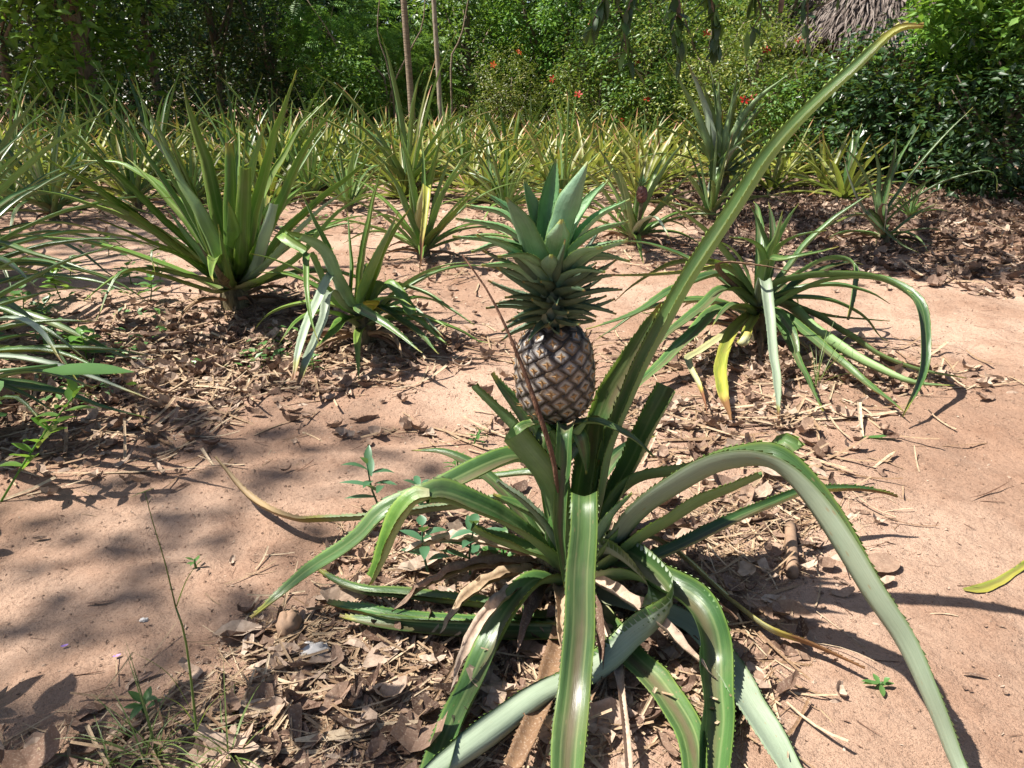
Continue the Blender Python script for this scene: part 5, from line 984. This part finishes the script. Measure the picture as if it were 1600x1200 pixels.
# bare pale branches and lianas
rs = random.Random(8)
for i, (pp, lab) in enumerate([([(560, 170), (540, 110), (520, 60), (480, 0)], 'pale bare sapling stem leaning left, left of the slim trunks'), ([(615, 160), (605, 100), (590, 50), (595, -20)], 'thin bare stem just left of the browner slim trunk'), ([(600, 120), (560, 95), (510, 50), (470, 30)], 'pale bare branch slanting down from the upper left'), ([(610, 150), (640, 80), (660, 40), (665, -20)], 'thin crooked stem crossing the slim trunks'), ([(705, 95), (720, 60), (728, 20), (735, -20)], 'thin pale liana right of the slim trunks')]):
    pts = [A(a, b_, 14.2 + .1 * i) for a, b_ in pp]; pts.insert(0, Vector((pts[0].x, pts[0].y, gh(pts[0].x, pts[0].y) - .03)))
    tag(tube_obj('bare_stem', pts, [.02, .018, .015, .012, .008], PALM, n=6), lab, 'stem')
# thatched hut
hx = A(1372, 50, 14.3); hut = empty('thatched_hut', (hx.x, 14.3, gh(hx.x, 14.3)), 'grey thatched hut roof showing above the shrubs at upper right', 'hut')
THA = dry_mat('grey thatch', (.07, .058, .054, 1), (.15, .125, .115, 1), (.27, .235, .215, 1)); MUD = bark_mat('dark mud wall', (.10, .07, .05, 1), (.16, .11, .08, 1), 8)
V = []; Fc = []; na = 20
for rr, z in ((1.75, 1.72), (1.3, 2.3), (.7, 3.05), (.04, 3.75)):
    for j in range(na):
        a = 2 * PI * j / na; w_ = max(0, math.cos(a + PI / 2)) ** 10 * rr / 1.75; V.append((math.cos(a) * rr * (1 + .16 * w_), math.sin(a) * rr * (1 + .16 * w_), z - .28 * w_))
for i in range(3):
    for j in range(na): Fc.append((i * na + j, i * na + (j + 1) % na, (i + 1) * na + (j + 1) % na, (i + 1) * na + j))
roof = link('roof', mesh_py('roof', V, Fc, [THA]), hut)
n = 15000; a = RS.uniform(0, 6.28, n); t = RS.rand(n) ** .6; rr = .1 + 1.75 * t; w_ = np.maximum(0, np.cos(a + PI / 2)) ** 10 * t; rr = rr * (1 + .16 * w_); z = 3.72 - 1.98 * t ** 1.05 - .28 * w_; d = np.stack([np.cos(a), np.sin(a), -1.05 + RS.normal(0, .15, n)], 1) + RS.normal(0, .28, (n, 3)); nn = np.stack([np.cos(a), np.sin(a), np.ones(n)], 1) + RS.normal(0, .7, (n, 3))
M = frames(d, nn) * RS.uniform(.25, .5, n)[:, None, None]; tag(link('thatch', scatter('thatch', [(0, -.035, 0), (0, .035, 0), (.6, .03, .02), (1, 0, -.10), (.6, -.03, .02)], [(0, 1, 2, 4), (4, 2, 3, 3)] if 0 else [(0, 1, 2), (0, 2, 4), (4, 2, 3)], M, np.stack([np.cos(a) * rr, np.sin(a) * rr, z + .04 + RS.rand(n) * .05], 1), [THA]), hut), 'shaggy grey thatch', kind='stuff')
V = []; Fc = []
for z in (-.05, 1.95):
    for j in range(20):
        a = 2 * PI * j / 20; V.append((math.cos(a) * 1.35, math.sin(a) * 1.35, z))
for j in range(20): Fc.append((j, (j + 1) % 20, 20 + (j + 1) % 20, 20 + j))
link('wall', mesh_py('wall', V, Fc, [MUD]), hut)

# ------------------------------------------------------------------ the two big trees that shade the clearing
def shade_tree(base, label, limbs, clumps, m, leaf, seed, trunk):
    root = empty('shade_tree', base, label, 'tree'); tube_obj('trunk', trunk, [.22, .2, .17, .12], BARK, root, n=12)
    for l in limbs: tube_obj('limb', l, [.07, .045, .025, .012][:len(l)], BARK, root, n=6)
    rs = np.random.RandomState(seed); Ps = []; 
    for (c, r, k_) in clumps: q = rs.normal(0, 1, (k_, 3)); q /= np.linalg.norm(q, axis=1, keepdims=True); Ps.append(np.array(c) + q * (rs.rand(k_) ** .45)[:, None] * np.array(r))
    P = np.concatenate(Ps); n = len(P); d = rs.normal(0, 1, (n, 3)); d[:, 2] = d[:, 2] * .4 - .9; nn = rs.normal(0, 1, (n, 3)); M = frames(d, nn) * rs.uniform(leaf[0], leaf[1], n)[:, None, None]
    link('crown', scatter('crown', [(0, 0, 0), (.35, -.17, .03), (.35, .17, .03), (.75, -.14, -.02), (.75, .14, -.02), (1.0, 0, -.12), (.5, 0, -.03)], [(0, 1, 6), (0, 6, 2), (1, 3, 6), (6, 4, 2), (3, 5, 6), (6, 5, 4)], M, P, [m]), root)
    return root
B = Vector((4.6, 5.4, 0))
rt = random.Random(4); cl_ = []
for i in range(34): cl_.append(((rt.uniform(-5.4, -.3), rt.uniform(-.1, 2.8), rt.uniform(2.6, 4.4)), (.5, .5, .35), 170))
for q_ in ((-4.2, -1.45, 2.9), (-3.7, -1.5, 3.0), (-3.2, -1.35, 3.1), (-2.6, -1.5, 3.2), (-2.0, -1.3, 3.3), (-1.4, -1.4, 3.4)): cl_.append((q_, (.45, .22, .3), 130))
for q_ in ((-4.9, -1.2, 2.3), (-4.5, -1.3, 2.35), (-4.2, -1.0, 2.5), (-5.2, -1.0, 2.6), (-5.0, -.6, 2.8), (-4.0, -1.3, 2.2), (-3.6, -1.1, 2.3)): cl_.append((q_, (.4, .35, .3), 120))
shade_tree(B, 'large dark-leaved tree whose branch hangs over the flowering shrubs at top right', [[(0, 0, 2.4), (-1.2, .1, 2.9), (-2.6, .1, 2.8), (-4.0, 0, 2.3)], [(0, 0, 2.6), (-1, 1, 3.4), (-2, 2, 3.6), (-3, 2.6, 3.7)], [(0, 0, 2.6), (-1, -1, 3.4), (-2, -1.6, 3.6), (-3, -2, 3.6)],
    [(-4.0, 0, 2.3), (-3.95, -.5, 1.9), (-3.8, -.9, 1.55), (-3.75, -1.1, 1.2)], [(-3.2, .1, 2.5), (-3.2, -.4, 2.0), (-3.2, -.9, 1.6), (-3.25, -1.1, 1.25)]],
    cl_, DARKF, (.09, .16), 5, [(0, 0, -.1), (.05, 0, 1.2), (0, 0, 2.4), (-.2, 0, 3.6)])
# hanging branch in view
hb = A(1010, 40, 4.2); BR = empty('hanging_branch', (B.x, B.y, 0), 'dark large-leaved hanging branch in front of the red-flowered shrubs at the top', 'branch')
rs = random.Random(12)
BRL = fol_mat('shade-darkened hanging leaf', (.020, .045, .012, 1), (.032, .070, .018, 1), (.07, .13, .03, 1), .15)  # leaf colour darkened to imitate shade from the canopy above
def bl(P, az, el, L_, W_, m): 
    pts = [P + Vector(q) for q in arc(az, el, L_, 25, b=(0, 0, 0), n=4, r0=.004, lim=-95, floor=-9)]
    link('leaf', leaf_mesh('leaf', [q - BR.location for q in pts], W_, r=(math.cos(az), math.sin(az), 0), ns=6, nc=2, fold=.3, widths=[.12, .8, 1, .75, .05], mats=(m, m), two=False, ground=False), BR)
for i, (pp, yy) in enumerate([([(1075, -90), (1000, -20), (975, 40), (985, 105)], 4.2), ([(1075, -90), (1050, -10), (1065, 60), (1060, 95)], 4.3), ([(1120, -90), (1110, -10), (1120, 40), (1112, 80)], 4.2), ([(1000, -60), (950, -10), (930, 25), (925, 45)], 4.3), ([(1250, -120), (1260, -30), (1262, 40), (1255, 85)], 4.6), ([(1200, -90), (1180, -20), (1190, 20), (1170, 50)], 4.4), ([(1420, -120), (1370, -40), (1290, 5), (1270, 30)], 4.8)]):
    pts = [A(a, b_, yy) for a, b_ in pp]; tube_obj('twig', [q - BR.location for q in pts], [.009, .007, .004, .002], BARK, BR, n=5)
    cp, _, _ = catmull(pts, 26)
    for k_ in range(6, 27):
        if i in (4, 6) and k_ % 2: continue
        for rep in range(2 if i < 4 else 1): bl(cp[k_] + Vector((rs.uniform(-.02, .02), rs.uniform(-.03, .03), 0)), rs.gauss(-PI / 2, 1.5), rs.choice((rs.uniform(-92, -60), rs.uniform(-50, 10))), rs.uniform(.06, .13), rs.uniform(.028, .05), BRL if rs.random() < .8 else MIDF)
tube_obj('bough', [Vector((0, 0, 2.4)), A(1300, -200, 4.9) - BR.location, A(1150, -130, 4.4) - BR.location, A(1000, -60, 4.25) - BR.location], [.05, .03, .018, .009], BARK, BR, n=7)
# tree off the left side throwing the dappled shade
B2 = Vector((-5.2, 3.6, 0)); rt = random.Random(9); cl_ = []
for i in range(130):
    q_ = (rt.uniform(-3.2, 2.2), rt.uniform(-3.2, 3.6), rt.uniform(5.0, 8.4))
    if B2.x + q_[0] + .64 * q_[2] < (-.52 if B2.y + q_[1] < 2.1 else -2.2) and rt.random() < .66: cl_.append((q_, (.65, .65, .4), 110))
shade_tree(B2, 'tall tree beyond the left edge that throws the dappled shade on the path', [[(0, 0, 3.4), (.8, .3, 4.5), (1.6, .6, 5.5)], [(0, 0, 3.4), (-.5, 1.0, 4.5), (-.4, 2.2, 5.6)], [(0, 0, 3.3), (.6, -1.0, 4.5), (1.0, -1.8, 5.4)]], cl_, DARKF, (.10, .18), 15, [(0, 0, -.1), (.05, 0, 1.6), (0, .1, 3.4), (.2, .1, 5.0)])
